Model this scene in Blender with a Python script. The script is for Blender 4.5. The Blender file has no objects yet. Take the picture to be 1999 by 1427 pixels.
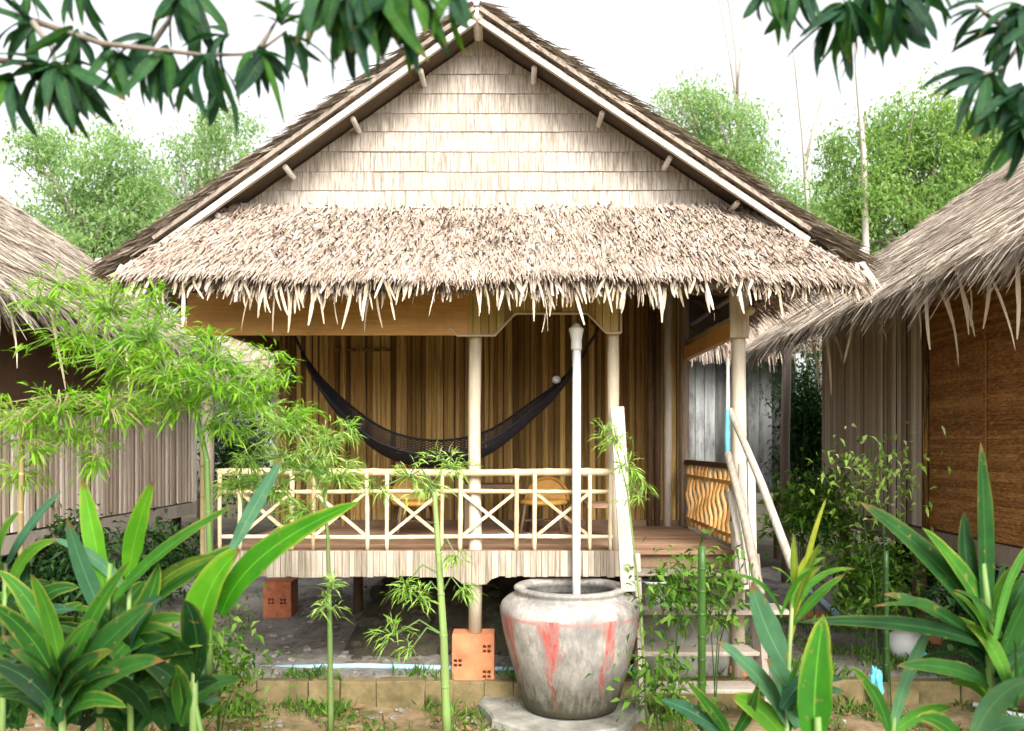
import bpy, bmesh, math, random
import numpy as np
from mathutils import Vector, Matrix

random.seed(7)
RNG = np.random.default_rng(11)
SC = bpy.context.scene
COL = SC.collection

# ------------------------------------------------------------------ camera
FPX, HORIZON, EYE = 1600.0, 870.0, 2.0
cam_data = bpy.data.cameras.new('camera')
cam = bpy.data.objects.new('camera', cam_data)
COL.objects.link(cam)
cam.location = (0, 0, EYE)
cam.rotation_euler = (math.radians(90), 0, 0)
cam_data.sensor_width = 36.0
cam_data.lens = FPX / 1999.0 * 36.0
cam_data.shift_y = (HORIZON - 713.5) / 1999.0
cam_data.clip_end = 400
cam_data.dof.use_dof = True
cam_data.dof.focus_distance = 6.6
cam_data.dof.aperture_fstop = 1.9
SC.camera = cam

# ------------------------------------------------------------------ sky, sun, exposure
SUN_EL, SUN_AZ = math.radians(40), math.radians(163)      # fairly high, behind the photographer and a little to the right
world = bpy.data.worlds.new('World')
SC.world = world
world.use_nodes = True
wn = world.node_tree
bg = wn.nodes['Background']
sky = wn.nodes.new('ShaderNodeTexSky')
sky.sky_type = 'NISHITA'
sky.sun_disc = False
sky.sun_elevation = SUN_EL
sky.sun_rotation = SUN_AZ
sky.air_density = 1.0
sky.dust_density = 6.0
sky.ozone_density = 1.0
hs = wn.nodes.new('ShaderNodeHueSaturation')
hs.inputs['Saturation'].default_value = 0.12
wn.links.new(sky.outputs[0], hs.inputs['Color'])
wn.links.new(hs.outputs[0], bg.inputs['Color'])
bg.inputs['Strength'].default_value = 0.15
sun_data = bpy.data.lights.new('sun', 'SUN')
sun_data.energy = 1.25
sun_data.angle = math.radians(25)
sun_data.color = (1.0, 0.94, 0.84)
sun = bpy.data.objects.new('sun', sun_data)
COL.objects.link(sun)
sd = Vector((math.sin(SUN_AZ) * math.cos(SUN_EL), math.cos(SUN_AZ) * math.cos(SUN_EL), math.sin(SUN_EL)))
sun.rotation_euler = sd.to_track_quat('Z', 'Y').to_euler()
sun.location = (0, -5, 20)
SC.view_settings.view_transform = 'Standard'
SC.view_settings.look = 'None'
SC.view_settings.exposure = 1.65
SC.view_settings.gamma = 1.0
SC.view_settings.use_curve_mapping = False
SC.cycles.max_bounces = 6
SC.cycles.transparent_max_bounces = 8
SC.cycles.use_denoising = True


# ------------------------------------------------------------------ helpers
def P(px, py, Y):
    """point of the place seen at a pixel of the 1999 px wide photograph, Y metres ahead"""
    return Vector(((px - 999.5) / FPX * Y, Y, EYE - (py - HORIZON) / FPX * Y))


def put(name, me, parent=None, mat=None, kind=None):
    o = bpy.data.objects.new(name, me)
    COL.objects.link(o)
    if parent is not None:
        o.parent = parent
    if mat is not None and not me.materials:
        me.materials.append(mat)
    if kind:
        o['kind'] = kind
    return o


def wloc(o):
    v = Vector((0, 0, 0))
    while o is not None:
        v += o.location
        o = o.parent
    return v


def thing(name, loc, label, cat, group=None):
    o = bpy.data.objects.new(name, None)
    o.empty_display_size = 0.2
    COL.objects.link(o)
    o.location = loc
    o['label'] = label
    o['category'] = cat
    if group:
        o['group'] = group
    return o


def tag(o, label, cat, group=None):
    o['label'] = label
    o['category'] = cat
    if group:
        o['group'] = group
    return o


class MB:
    """collects shapes given in world coordinates"""

    def __init__(self):
        self.v, self.f, self.r = [], [], []
        self.smooth = False

    def box(self, a, b, jit=0.0, rnd=None):
        x0, y0, z0 = a
        x1, y1, z1 = b
        n = len(self.v)
        for x, y, z in ((x0, y0, z0), (x1, y0, z0), (x1, y1, z0), (x0, y1, z0), (x0, y0, z1), (x1, y0, z1), (x1, y1, z1), (x0, y1, z1)):
            self.v.append((x + random.uniform(-jit, jit), y + random.uniform(-jit, jit), z + random.uniform(-jit, jit)))
        self.f += [(n, n + 3, n + 2, n + 1), (n + 4, n + 5, n + 6, n + 7), (n, n + 1, n + 5, n + 4), (n + 1, n + 2, n + 6, n + 5), (n + 2, n + 3, n + 7, n + 6), (n + 3, n, n + 4, n + 7)]
        return self

    def bar(self, p, q, w, h, up=(0, 0, 1)):
        """rectangular bar from p to q; w across, h along 'up'"""
        p, q = Vector(p), Vector(q)
        d = (q - p).normalized()
        s = d.cross(Vector(up))
        if s.length < 1e-4:
            s = d.cross(Vector((0, 1, 0)))
        s.normalize()
        u = s.cross(d)
        n = len(self.v)
        for c in (p, q):
            for a, b in ((-1, -1), (1, -1), (1, 1), (-1, 1)):
                self.v.append(tuple(c + s * (a * w / 2) + u * (b * h / 2)))
        self.f += [(n, n + 1, n + 2, n + 3), (n + 7, n + 6, n + 5, n + 4)]
        for k in range(4):
            j = (k + 1) % 4
            self.f.append((n + k, n + 4 + k, n + 4 + j, n + j))
        return self

    def tube(self, pts, r, n=8, cap=True):
        pts = [Vector(p) for p in pts]
        rs = r if isinstance(r, (list, tuple)) else [r] * len(pts)
        base = len(self.v)
        prev = None
        for i, p in enumerate(pts):
            d = (pts[min(i + 1, len(pts) - 1)] - pts[max(i - 1, 0)]).normalized()
            if prev is None:
                a = d.cross(Vector((0.13, 0.21, 0.97)))
                if a.length < 0.2:
                    a = d.cross(Vector((1, 0.1, 0)))
            else:
                a = prev - d * prev.dot(d)
            a.normalize()
            prev = a
            b = d.cross(a)
            for k in range(n):
                t = 2 * math.pi * k / n
                self.v.append(tuple(p + (a * math.cos(t) + b * math.sin(t)) * rs[i]))
        for i in range(len(pts) - 1):
            for k in range(n):
                j = (k + 1) % n
                self.f.append((base + i * n + k, base + i * n + j, base + (i + 1) * n + j, base + (i + 1) * n + k))
        if cap:
            self.f.append(tuple(base + k for k in reversed(range(n))))
            m = base + (len(pts) - 1) * n
            self.f.append(tuple(m + k for k in range(n)))
        return self

    def pole(self, a, b, r, n=8, bend=0.006):
        a, b = Vector(a), Vector(b)
        L = (b - a).length
        k = max(4, int(L / 0.05))
        ph = random.uniform(0, 6)
        step = random.uniform(0.20, 0.30)
        nxt = random.uniform(0.05, step)
        pts, rs = [], []
        for i in range(k + 1):
            d = L * i / k
            o = bend * math.sin(ph + d * 2.3) * math.sin(math.pi * i / k)
            pts.append(a.lerp(b, i / k) + Vector((o * 0.7, o * 0.5, o)))
            rr = r * (1 + 0.04 * math.sin(d * 5 + ph))
            if d >= nxt:
                rr *= 1.17
                nxt += step
            rs.append(rr)
        return self.tube(pts, rs, n)

    def lathe(self, c, prof, n=40, wob=0.0):
        c = Vector(c)
        base = len(self.v)
        for r, z in prof:
            for k in range(n):
                t = 2 * math.pi * k / n
                rr = r * (1 + wob * math.sin(3 * t + 1.3 + z * 4) + wob * 0.6 * math.sin(5 * t + z * 9))
                self.v.append((c.x + rr * math.cos(t), c.y + rr * math.sin(t), c.z + z))
        for i in range(len(prof) - 1):
            for k in range(n):
                j = (k + 1) % n
                self.f.append((base + i * n + k, base + i * n + j, base + (i + 1) * n + j, base + (i + 1) * n + k))
        self.f.append(tuple(base + k for k in reversed(range(n))))
        m = base + (len(prof) - 1) * n
        self.f.append(tuple(m + k for k in range(n)))
        return self

    def prism(self, poly, y0, y1):
        """polygon of (x, z) pushed from y0 (front) to y1"""
        n = len(self.v)
        k = len(poly)
        for x, z in poly:
            self.v.append((x, y0, z))
        for x, z in poly:
            self.v.append((x, y1, z))
        self.f.append(tuple(n + i for i in range(k)))
        self.f.append(tuple(n + k + i for i in reversed(range(k))))
        for i in range(k):
            j = (i + 1) % k
            self.f.append((n + i, n + k + i, n + k + j, n + j))
        return self

    def mesh(self, name, off=(0, 0, 0), smooth=False):
        me = bpy.data.meshes.new(name)
        ox, oy, oz = off
        me.from_pydata([(x - ox, y - oy, z - oz) for x, y, z in self.v], [], self.f)
        bm = bmesh.new()
        bm.from_mesh(me)
        bmesh.ops.recalc_face_normals(bm, faces=bm.faces)
        bm.to_mesh(me)
        bm.free()
        if smooth or self.smooth:
            me.polygons.foreach_set('use_smooth', [True] * len(me.polygons))
        return me

    def build(self, name, mat, parent=None, smooth=False, kind=None, bevel=0.0):
        off = wloc(parent) if parent is not None else (0, 0, 0)
        o = put(name, self.mesh(name, off, smooth), parent, mat, kind)
        if bevel:
            b = o.modifiers.new('bevel', 'BEVEL')
            b.width = bevel
            b.segments = 2
            b.limit_method = 'ANGLE'
        return o


def np_mesh(name, verts, quads, rnd=None, off=(0, 0, 0), smooth=False):
    """numpy mesh of quads with a random number per face"""
    me = bpy.data.meshes.new(name)
    verts = np.asarray(verts, dtype=np.float32) - np.asarray(off, dtype=np.float32)
    nq = len(quads)
    me.vertices.add(len(verts))
    me.vertices.foreach_set('co', verts.ravel())
    me.loops.add(nq * 4)
    me.loops.foreach_set('vertex_index', np.asarray(quads, dtype=np.int32).ravel())
    me.polygons.add(nq)
    me.polygons.foreach_set('loop_start', np.arange(0, nq * 4, 4, dtype=np.int32))
    me.polygons.foreach_set('loop_total', np.full(nq, 4, dtype=np.int32))
    if smooth:
        me.polygons.foreach_set('use_smooth', np.ones(nq, dtype=bool))
    if rnd is not None:
        at = me.attributes.new('rnd', 'FLOAT', 'FACE')
        at.data.foreach_set('value', np.asarray(rnd, dtype=np.float32))
    me.update(calc_edges=True)
    me.validate()
    return me


def unit(a):
    return a / np.maximum(np.linalg.norm(a, axis=-1, keepdims=True), 1e-9)


def strands(base, direc, norm, length, width, lift, droop, roll=0.35, segs=3, tip=0.2):
    """thatch leaves: narrow strips that lie along direc, rise off the surface and droop"""
    n = len(base)
    direc, norm = unit(direc), unit(norm)
    side = unit(np.cross(direc, norm))
    a = RNG.normal(0, roll, n)[:, None]
    side = side * np.cos(a) + norm * np.sin(a)
    ts = np.linspace(0, 1, segs + 1)
    V = np.empty((n, (segs + 1) * 2, 3))
    for i, t in enumerate(ts):
        c = base + direc * (length * t)[:, None] + norm * (lift * t ** 1.3)[:, None]
        c[:, 2] -= droop * t * t
        w = width * (1 - (1 - tip) * t ** 2.2)
        V[:, 2 * i] = c - side * (w / 2)[:, None]
        V[:, 2 * i + 1] = c + side * (w / 2)[:, None]
    q = []
    for i in range(segs):
        q.append([2 * i, 2 * i + 1, 2 * i + 3, 2 * i + 2])
    q = np.array(q)
    m = (segs + 1) * 2
    Q = (q[None] + (np.arange(n) * m)[:, None, None]).reshape(-1, 4)
    r = np.repeat(RNG.random(n), segs)
    return V.reshape(-1, 3), Q, r


def merge(parts):
    vs, qs, rs, k = [], [], [], 0
    for v, q, r in parts:
        vs.append(v)
        qs.append(q + k)
        rs.append(r)
        k += len(v)
    return np.concatenate(vs), np.concatenate(qs), np.concatenate(rs)


def leaf_cloud(pos, direc, length, width, fold=0.25, droop=0.25):
    """lance shaped leaves, two quads each, folded on the midrib and drooping"""
    n = len(pos)
    direc = unit(direc)
    up = np.tile(np.array([0.0, 0.0, 1.0]), (n, 1)) + RNG.normal(0, 0.55, (n, 3))
    side = unit(np.cross(direc, up))
    nr = np.cross(side, direc)
    L, W = length[:, None], width[:, None]
    b = pos
    m = pos + direc * L * 0.45
    t = pos + direc * L
    t = t - np.array([0, 0, 1.0]) * L * droop
    l = m - side * W / 2 + nr * W * fold
    r = m + side * W / 2 + nr * W * fold
    V = np.stack([b, l, m, r, t], axis=1)
    q = np.array([[0, 2, 4, 1], [0, 3, 4, 2]])
    Q = (q[None] + (np.arange(n) * 5)[:, None, None]).reshape(-1, 4)
    rr = np.repeat(RNG.random(n), 2)
    return V.reshape(-1, 3), Q, rr


# ------------------------------------------------------------------ materials
def new_mat(name):
    m = bpy.data.materials.new(name)
    m.use_nodes = True
    nt = m.node_tree
    return m, nt, nt.nodes['Principled BSDF']


def nd(nt, typ, **kw):
    n = nt.nodes.new(typ)
    for k, v in kw.items():
        setattr(n, k, v)
    return n


def ramp(nt, fac, stops):
    r = nd(nt, 'ShaderNodeValToRGB')
    e = r.color_ramp.elements
    while len(e) < len(stops):
        e.new(0.5)
    for i, (p, c) in enumerate(stops):
        e[i].position = p
        e[i].color = (*c, 1)
    nt.links.new(fac, r.inputs[0])
    return r.outputs[0]


def mixc(nt, fac, a, b, mode='MIX'):
    m = nd(nt, 'ShaderNodeMix', data_type='RGBA', blend_type=mode)
    for sock, val in ((m.inputs[0], fac), (m.inputs[6], a), (m.inputs[7], b)):
        if isinstance(val, (int, float)):
            sock.default_value = val
        elif isinstance(val, tuple):
            sock.default_value = (*val, 1)
        else:
            nt.links.new(val, sock)
    return m.outputs[2]


def mth(nt, op, a, b=None, c=None, clamp=False):
    m = nd(nt, 'ShaderNodeMath', operation=op, use_clamp=clamp)
    for i, v in enumerate((a, b, c)):
        if v is None:
            continue
        if isinstance(v, (int, float)):
            m.inputs[i].default_value = v
        else:
            nt.links.new(v, m.inputs[i])
    return m.outputs[0]


def coords(nt, scale=(1, 1, 1), rand_off=True):
    tc = nd(nt, 'ShaderNodeTexCoord')
    src = tc.outputs['Object']
    if rand_off:
        oi = nd(nt, 'ShaderNodeObjectInfo')
        off = nd(nt, 'ShaderNodeVectorMath', operation='SCALE')
        off.inputs[0].default_value = (13.1, 7.7, 19.3)
        nt.links.new(oi.outputs['Random'], off.inputs['Scale'])
        ad = nd(nt, 'ShaderNodeVectorMath', operation='ADD')
        nt.links.new(src, ad.inputs[0])
        nt.links.new(off.outputs[0], ad.inputs[1])
        src = ad.outputs[0]
    mp = nd(nt, 'ShaderNodeMapping')
    mp.inputs['Scale'].default_value = scale
    nt.links.new(src, mp.inputs[0])
    return mp.outputs[0]


def noise(nt, vec, scale, detail=4, rough=0.6):
    n = nd(nt, 'ShaderNodeTexNoise')
    n.inputs['Scale'].default_value = scale
    n.inputs['Detail'].default_value = detail
    n.inputs['Roughness'].default_value = rough
    nt.links.new(vec, n.inputs['Vector'])
    return n.outputs[0]


def bump(nt, bs, h, strength=0.4, dist=0.01):
    b = nd(nt, 'ShaderNodeBump')
    b.inputs['Strength'].default_value = strength
    b.inputs['Distance'].default_value = dist
    nt.links.new(h, b.inputs['Height'])
    nt.links.new(b.outputs[0], bs.inputs['Normal'])


def fibre(name, c0, c1, c2, axis='Z', fine=90, rough=0.75, by='object', stain=(0.05, 0.035, 0.02), stain_amt=0.5, tone_w=0.6, bumpy=0.5, gc=1.0):
    """wood, bamboo, thatch: streaks along an axis, a tone per piece and blotchy weathering"""
    m, nt, bs = new_mat(name)
    sc = {'X': (0.05, 1, 1), 'Y': (1, 0.22, 1), 'Z': (1, 1, 0.04), 'N': (1, 1, 1)}[axis]
    v = coords(nt, sc)
    g = noise(nt, v, fine, 5, 0.7)
    if gc != 1.0:
        g = mth(nt, 'ADD', mth(nt, 'MULTIPLY', mth(nt, 'SUBTRACT', g, 0.5), gc), 0.5, clamp=True)
    if by == 'object':
        r = nd(nt, 'ShaderNodeObjectInfo').outputs['Random']
    else:
        at = nd(nt, 'ShaderNodeAttribute')
        at.attribute_name = 'rnd'
        r = at.outputs['Fac']
    t = mth(nt, 'ADD', mth(nt, 'MULTIPLY', r, tone_w), mth(nt, 'MULTIPLY', g, 1 - tone_w * 0.6))
    t = mth(nt, 'SUBTRACT', t, 0.12)
    col = ramp(nt, t, [(0.12, c0), (0.5, c1), (0.9, c2)])
    v2 = coords(nt, (1, 1, 0.35) if axis == 'Z' else (1, 1, 1))
    s = noise(nt, v2, 3.5, 6, 0.7)
    sm = mth(nt, 'MULTIPLY', ramp(nt, s, [(0.48, (0, 0, 0)), (0.68, (1, 1, 1))]), stain_amt)
    col = mixc(nt, sm, col, stain)
    nt.links.new(col, bs.inputs['Base Color'])
    bs.inputs['Roughness'].default_value = rough
    bs.inputs['Specular IOR Level'].default_value = 0.25
    bump(nt, bs, g, bumpy, 0.004)
    return m


def leaf_mat(name, c0, c1, c2, by='object', transl=0.35, rough=0.4, vein=True, tcol=None, tip=None, spec=0.12):
    m, nt, bs = new_mat(name)
    if by == 'object':
        r = nd(nt, 'ShaderNodeObjectInfo').outputs['Random']
    else:
        at = nd(nt, 'ShaderNodeAttribute')
        at.attribute_name = 'rnd'
        r = at.outputs['Fac']
    v = coords(nt)
    g = noise(nt, v, 9, 4, 0.6)
    t = mth(nt, 'ADD', mth(nt, 'MULTIPLY', r, 0.7), mth(nt, 'SUBTRACT', mth(nt, 'MULTIPLY', g, 0.8), 0.25))
    col = ramp(nt, t, [(0.1, c0), (0.5, c1), (0.92, c2)])
    if vein:
        uv = nd(nt, 'ShaderNodeUVMap')
        sx = nd(nt, 'ShaderNodeSeparateXYZ')
        nt.links.new(uv.outputs[0], sx.inputs[0])
        mid = mth(nt, 'ABSOLUTE', mth(nt, 'SUBTRACT', sx.outputs[0], 0.5))
        rib = ramp(nt, mid, [(0.0, (1, 1, 1)), (0.035, (0, 0, 0))])
        lite = tuple(min(1, c * 2.0 + 0.02) for c in c2)
        col = mixc(nt, mth(nt, 'MULTIPLY', rib, 0.45), col, lite)
        wv = nd(nt, 'ShaderNodeTexWave')
        wv.inputs['Scale'].default_value = 9.0
        wv.inputs['Distortion'].default_value = 1.5
        cv = nd(nt, 'ShaderNodeCombineXYZ')
        nt.links.new(mth(nt, 'ADD', sx.outputs[1], mth(nt, 'MULTIPLY', mid, -0.5)), cv.inputs[0])
        nt.links.new(cv.outputs[0], wv.inputs['Vector'])
        bump(nt, bs, wv.outputs[1], 0.3, 0.006)
        if tip:
            edge = ramp(nt, mth(nt, 'ADD', mth(nt, 'MULTIPLY', mid, 1.2), mth(nt, 'MULTIPLY', sx.outputs[1], 0.45)), [(0.70, (0, 0, 0)), (1.02, (1, 1, 1))])
            col = mixc(nt, mth(nt, 'MULTIPLY', edge, mth(nt, 'MULTIPLY', g, 1.4, clamp=True)), col, tip)
    if vein:
        ob = nd(nt, 'ShaderNodeObjectInfo').outputs['Random']
        tipf = ramp(nt, mth(nt, 'ADD', sx.outputs[1], mth(nt, 'MULTIPLY', mth(nt, 'SUBTRACT', g, 0.5), 0.3)), [(0.90, (0, 0, 0)), (0.98, (1, 1, 1))])
        col = mixc(nt, mth(nt, 'MULTIPLY', tipf, mth(nt, 'GREATER_THAN', ob, 0.45)), col, (0.15, 0.085, 0.03))
        sp_ = noise(nt, v, 26, 3, 0.6)
        col = mixc(nt, mth(nt, 'MULTIPLY', ramp(nt, sp_, [(0.64, (0, 0, 0)), (0.70, (1, 1, 1))]), 0.7), col, (0.20, 0.14, 0.04))
    nt.links.new(col, bs.inputs['Base Color'])
    bs.inputs['Roughness'].default_value = rough
    bs.inputs['Specular IOR Level'].default_value = spec
    tr = nd(nt, 'ShaderNodeBsdfTranslucent')
    tc = mixc(nt, 1.0, col, tcol or (1.0, 1.25, 0.45), 'MULTIPLY')
    nt.links.new(tc, tr.inputs[0])
    mx = nd(nt, 'ShaderNodeMixShader')
    mx.inputs[0].default_value = transl
    nt.links.new(bs.outputs[0], mx.inputs[1])
    nt.links.new(tr.outputs[0], mx.inputs[2])
    nt.links.new(mx.outputs[0], nt.nodes['Material Output'].inputs[0])
    return m


def plain(name, c0, c1, scale=12, rough=0.6, spec=0.3, bumpy=0.2, metal=0.0):
    m, nt, bs = new_mat(name)
    v = coords(nt)
    g = noise(nt, v, scale, 6, 0.65)
    nt.links.new(ramp(nt, g, [(0.3, c0), (0.7, c1)]), bs.inputs['Base Color'])
    bs.inputs['Roughness'].default_value = rough
    bs.inputs['Specular IOR Level'].default_value = spec
    bs.inputs['Metallic'].default_value = metal
    if bumpy:
        bump(nt, bs, g, bumpy, 0.01)
    return m


M = {}
M['thatch_pale'] = fibre('thatch_pale', (0.20, 0.145, 0.11), (0.365, 0.29, 0.23), (0.54, 0.465, 0.39), axis='N', fine=60, by='face', stain=(0.24, 0.165, 0.12), stain_amt=0.6, tone_w=0.55)
M['thatch_leaf'] = fibre('thatch_leaf', (0.26, 0.20, 0.13), (0.46, 0.385, 0.28), (0.62, 0.555, 0.44), axis='Z', fine=80, by='object', stain=(0.3, 0.22, 0.14), stain_amt=0.4)
M['thatch_grey'] = fibre('thatch_grey', (0.13, 0.10, 0.075), (0.31, 0.255, 0.20), (0.47, 0.41, 0.34), axis='N', fine=60, by='face', stain=(0.10, 0.075, 0.05), stain_amt=0.4, tone_w=0.75)
M['thatch_hole_shade'] = fibre('thatch_hole_shade', (0.05, 0.038, 0.025), (0.10, 0.075, 0.05), (0.16, 0.12, 0.085), axis='N', fine=50, by='face', stain_amt=0.3)
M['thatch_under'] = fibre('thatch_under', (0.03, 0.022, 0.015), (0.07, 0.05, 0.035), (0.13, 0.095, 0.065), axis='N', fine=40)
M['mat_panel'] = fibre('woven_mat', (0.17, 0.135, 0.10), (0.40, 0.35, 0.295), (0.55, 0.51, 0.45), axis='Z', fine=75, stain=(0.29, 0.245, 0.20), stain_amt=0.65, tone_w=0.12, bumpy=1.0, gc=2.2)
M['slat_brown'] = fibre('bamboo_slat_brown', (0.04, 0.02, 0.005), (0.36, 0.205, 0.058), (0.76, 0.54, 0.20), axis='Z', fine=75, stain=(0.035, 0.018, 0.006), stain_amt=0.75, tone_w=0.5, gc=2.6)
M['slat_weather'] = fibre('bamboo_slat_weathered', (0.20, 0.145, 0.10), (0.46, 0.375, 0.30), (0.66, 0.59, 0.50), axis='Z', fine=60, stain=(0.20, 0.14, 0.10), stain_amt=0.5, gc=1.8)
M['slat_grey'] = fibre('plank_grey', (0.06, 0.06, 0.058), (0.19, 0.195, 0.19), (0.42, 0.43, 0.42), axis='Z', fine=24, stain=(0.03, 0.03, 0.026), stain_amt=0.95, gc=1.5)
M['weave'] = fibre('woven_bamboo', (0.12, 0.045, 0.012), (0.33, 0.15, 0.045), (0.52, 0.29, 0.11), axis='Y', fine=90, stain=(0.10, 0.045, 0.016), stain_amt=0.6, tone_w=0.3, gc=2.2)
M['skirting'] = fibre('skirting_bamboo', (0.16, 0.125, 0.09), (0.36, 0.305, 0.235), (0.52, 0.465, 0.385), axis='Z', fine=60, stain=(0.18, 0.14, 0.1), stain_amt=0.6, gc=1.8, tone_w=0.4)
M['bamboo_pale'] = fibre('bamboo_pale', (0.36, 0.26, 0.14), (0.54, 0.42, 0.265), (0.64, 0.54, 0.38), axis='N', fine=14, rough=0.55, stain=(0.26, 0.18, 0.10), stain_amt=0.45, gc=1.6)
M['post'] = fibre('post_pale_timber', (0.34, 0.26, 0.165), (0.52, 0.44, 0.32), (0.62, 0.56, 0.45), axis='Z', fine=60, stain=(0.26, 0.19, 0.12), stain_amt=0.5, gc=1.8)
M['white_wood'] = fibre('weathered_white_wood', (0.25, 0.21, 0.165), (0.46, 0.41, 0.35), (0.60, 0.555, 0.50), axis='Z', fine=60, stain=(0.24, 0.19, 0.13), stain_amt=0.5, gc=1.8)
M['grey_wood'] = fibre('weathered_grey_wood', (0.15, 0.115, 0.09), (0.29, 0.24, 0.195), (0.44, 0.385, 0.325), axis='Z', fine=60, stain=(0.13, 0.10, 0.075), stain_amt=0.5)
M['orange_wood'] = fibre('orange_plank', (0.42, 0.21, 0.06), (0.64, 0.36, 0.12), (0.74, 0.48, 0.2), axis='X', fine=50, rough=0.5, stain=(0.30, 0.15, 0.05), stain_amt=0.5)
M['valance'] = fibre('valance_bamboo', (0.22, 0.13, 0.04), (0.42, 0.29, 0.10), (0.60, 0.45, 0.19), axis='Z', fine=50, stain=(0.1, 0.06, 0.02), stain_amt=0.5)
M['floor'] = fibre('floor_planks', (0.15, 0.085, 0.05), (0.26, 0.15, 0.09), (0.38, 0.25, 0.16), axis='X', fine=40, rough=0.6, stain=(0.12, 0.07, 0.04), stain_amt=0.6)
M['dark_wood'] = fibre('dark_timber', (0.06, 0.035, 0.02), (0.12, 0.07, 0.04), (0.18, 0.12, 0.07), axis='N', fine=40)
M['bark'] = fibre('tree_bark', (0.10, 0.08, 0.06), (0.18, 0.15, 0.12), (0.28, 0.25, 0.21), axis='Z', fine=30)
M['bark_pale'] = fibre('pale_bark', (0.26, 0.22, 0.18), (0.38, 0.33, 0.28), (0.50, 0.45, 0.39), axis='Z', fine=30)
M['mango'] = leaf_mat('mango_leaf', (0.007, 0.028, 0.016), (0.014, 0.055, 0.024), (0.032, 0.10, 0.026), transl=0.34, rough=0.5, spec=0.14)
M['mango_bright'] = leaf_mat('mango_leaf_young', (0.010, 0.04, 0.012), (0.022, 0.085, 0.012), (0.06, 0.15, 0.016), transl=0.38, rough=0.5, spec=0.10)
M['ginger'] = leaf_mat('broad_leaf', (0.018, 0.075, 0.012), (0.035, 0.135, 0.014), (0.085, 0.22, 0.02), transl=0.36, rough=0.5, tip=(0.30, 0.30, 0.04))
M['ginger_bright'] = leaf_mat('broad_leaf_bright', (0.025, 0.13, 0.008), (0.045, 0.20, 0.008), (0.10, 0.29, 0.015), transl=0.42, rough=0.5, tip=(0.32, 0.34, 0.04))
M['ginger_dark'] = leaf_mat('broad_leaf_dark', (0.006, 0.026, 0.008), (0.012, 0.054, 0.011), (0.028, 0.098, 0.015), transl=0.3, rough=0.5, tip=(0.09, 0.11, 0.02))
M['ginger_blue'] = leaf_mat('broad_leaf_blue_green', (0.022, 0.075, 0.04), (0.045, 0.125, 0.062), (0.085, 0.19, 0.09), transl=0.3, rough=0.5)
M['ginger_yellow'] = leaf_mat('broad_leaf_yellowing', (0.05, 0.11, 0.010), (0.15, 0.20, 0.016), (0.30, 0.28, 0.03), transl=0.36, rough=0.5)
M['dead_leaf'] = leaf_mat('dead_leaf', (0.09, 0.05, 0.025), (0.18, 0.11, 0.05), (0.3, 0.2, 0.1), transl=0.2, rough=0.8, by='face', vein=False)
M['bamboo_leaf'] = leaf_mat('bamboo_leaf', (0.08, 0.24, 0.012), (0.20, 0.40, 0.025), (0.40, 0.53, 0.08), by='face', transl=0.5, rough=0.55, vein=False)
M['bamboo_leaf_pale'] = leaf_mat('bamboo_leaf_pale', (0.14, 0.29, 0.035), (0.30, 0.46, 0.09), (0.48, 0.58, 0.22), by='face', transl=0.5, rough=0.5, vein=False)
M['tree_leaf'] = leaf_mat('tree_leaf', (0.11, 0.21, 0.07), (0.21, 0.34, 0.10), (0.35, 0.45, 0.16), by='face', transl=0.55, rough=0.6, vein=False, tcol=(1.1, 1.2, 0.65))
M['tree_leaf_glare'] = leaf_mat('tree_leaf_glare', (0.14, 0.25, 0.11), (0.26, 0.39, 0.16), (0.42, 0.52, 0.24), by='face', transl=0.6, rough=0.6, vein=False, tcol=(1.1, 1.2, 0.8))  # paleness from sky glare is put into the leaf colour
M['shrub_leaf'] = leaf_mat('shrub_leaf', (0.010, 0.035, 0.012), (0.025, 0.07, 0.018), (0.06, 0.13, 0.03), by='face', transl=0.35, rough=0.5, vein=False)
M['weed'] = leaf_mat('weed_leaf', (0.03, 0.09, 0.010), (0.08, 0.18, 0.02), (0.18, 0.28, 0.05), by='face', transl=0.4, rough=0.5, vein=False)
M['culm'] = fibre('green_culm', (0.06, 0.13, 0.025), (0.12, 0.21, 0.05), (0.22, 0.30, 0.10), axis='Z', fine=20, rough=0.5, stain=(0.14, 0.13, 0.06), stain_amt=0.6, gc=1.6)
M['culm_dark'] = fibre('dark_culm', (0.008, 0.03, 0.006), (0.02, 0.06, 0.01), (0.05, 0.12, 0.02), axis='Z', fine=20, rough=0.4, stain=(0.012, 0.016, 0.006), stain_amt=0.6)
M['culm_brown'] = fibre('brown_culm', (0.16, 0.12, 0.05), (0.26, 0.2, 0.09), (0.36, 0.3, 0.16), axis='Z', fine=20, rough=0.5)
M['concrete'] = plain('concrete', (0.11, 0.105, 0.085), (0.29, 0.28, 0.24), scale=6, rough=0.9, bumpy=0.6)
M['terracotta'] = plain('terracotta', (0.34, 0.115, 0.05), (0.54, 0.215, 0.10), scale=9, rough=0.85, bumpy=0.35)
M['terracotta_dark'] = plain('terracotta_worn', (0.30, 0.09, 0.04), (0.48, 0.17, 0.08), scale=16, rough=0.9, bumpy=0.4)
M['hole'] = plain('brick_core', (0.12, 0.045, 0.025), (0.18, 0.07, 0.04), scale=16, rough=0.95)
M['pvc'] = plain('white_pvc', (0.70, 0.70, 0.68), (0.80, 0.80, 0.78), scale=3, rough=0.35, bumpy=0)
M['blue_pvc'] = plain('blue_pvc', (0.20, 0.40, 0.55), (0.42, 0.58, 0.68), scale=3, rough=0.4, bumpy=0)
M['teal'] = plain('teal_plastic', (0.05, 0.36, 0.44), (0.16, 0.52, 0.58), scale=14, rough=0.35, spec=0.5, bumpy=0.5)
M['net'] = plain('black_cord', (0.012, 0.010, 0.012), (0.03, 0.026, 0.03), scale=40, rough=0.8)
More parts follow.
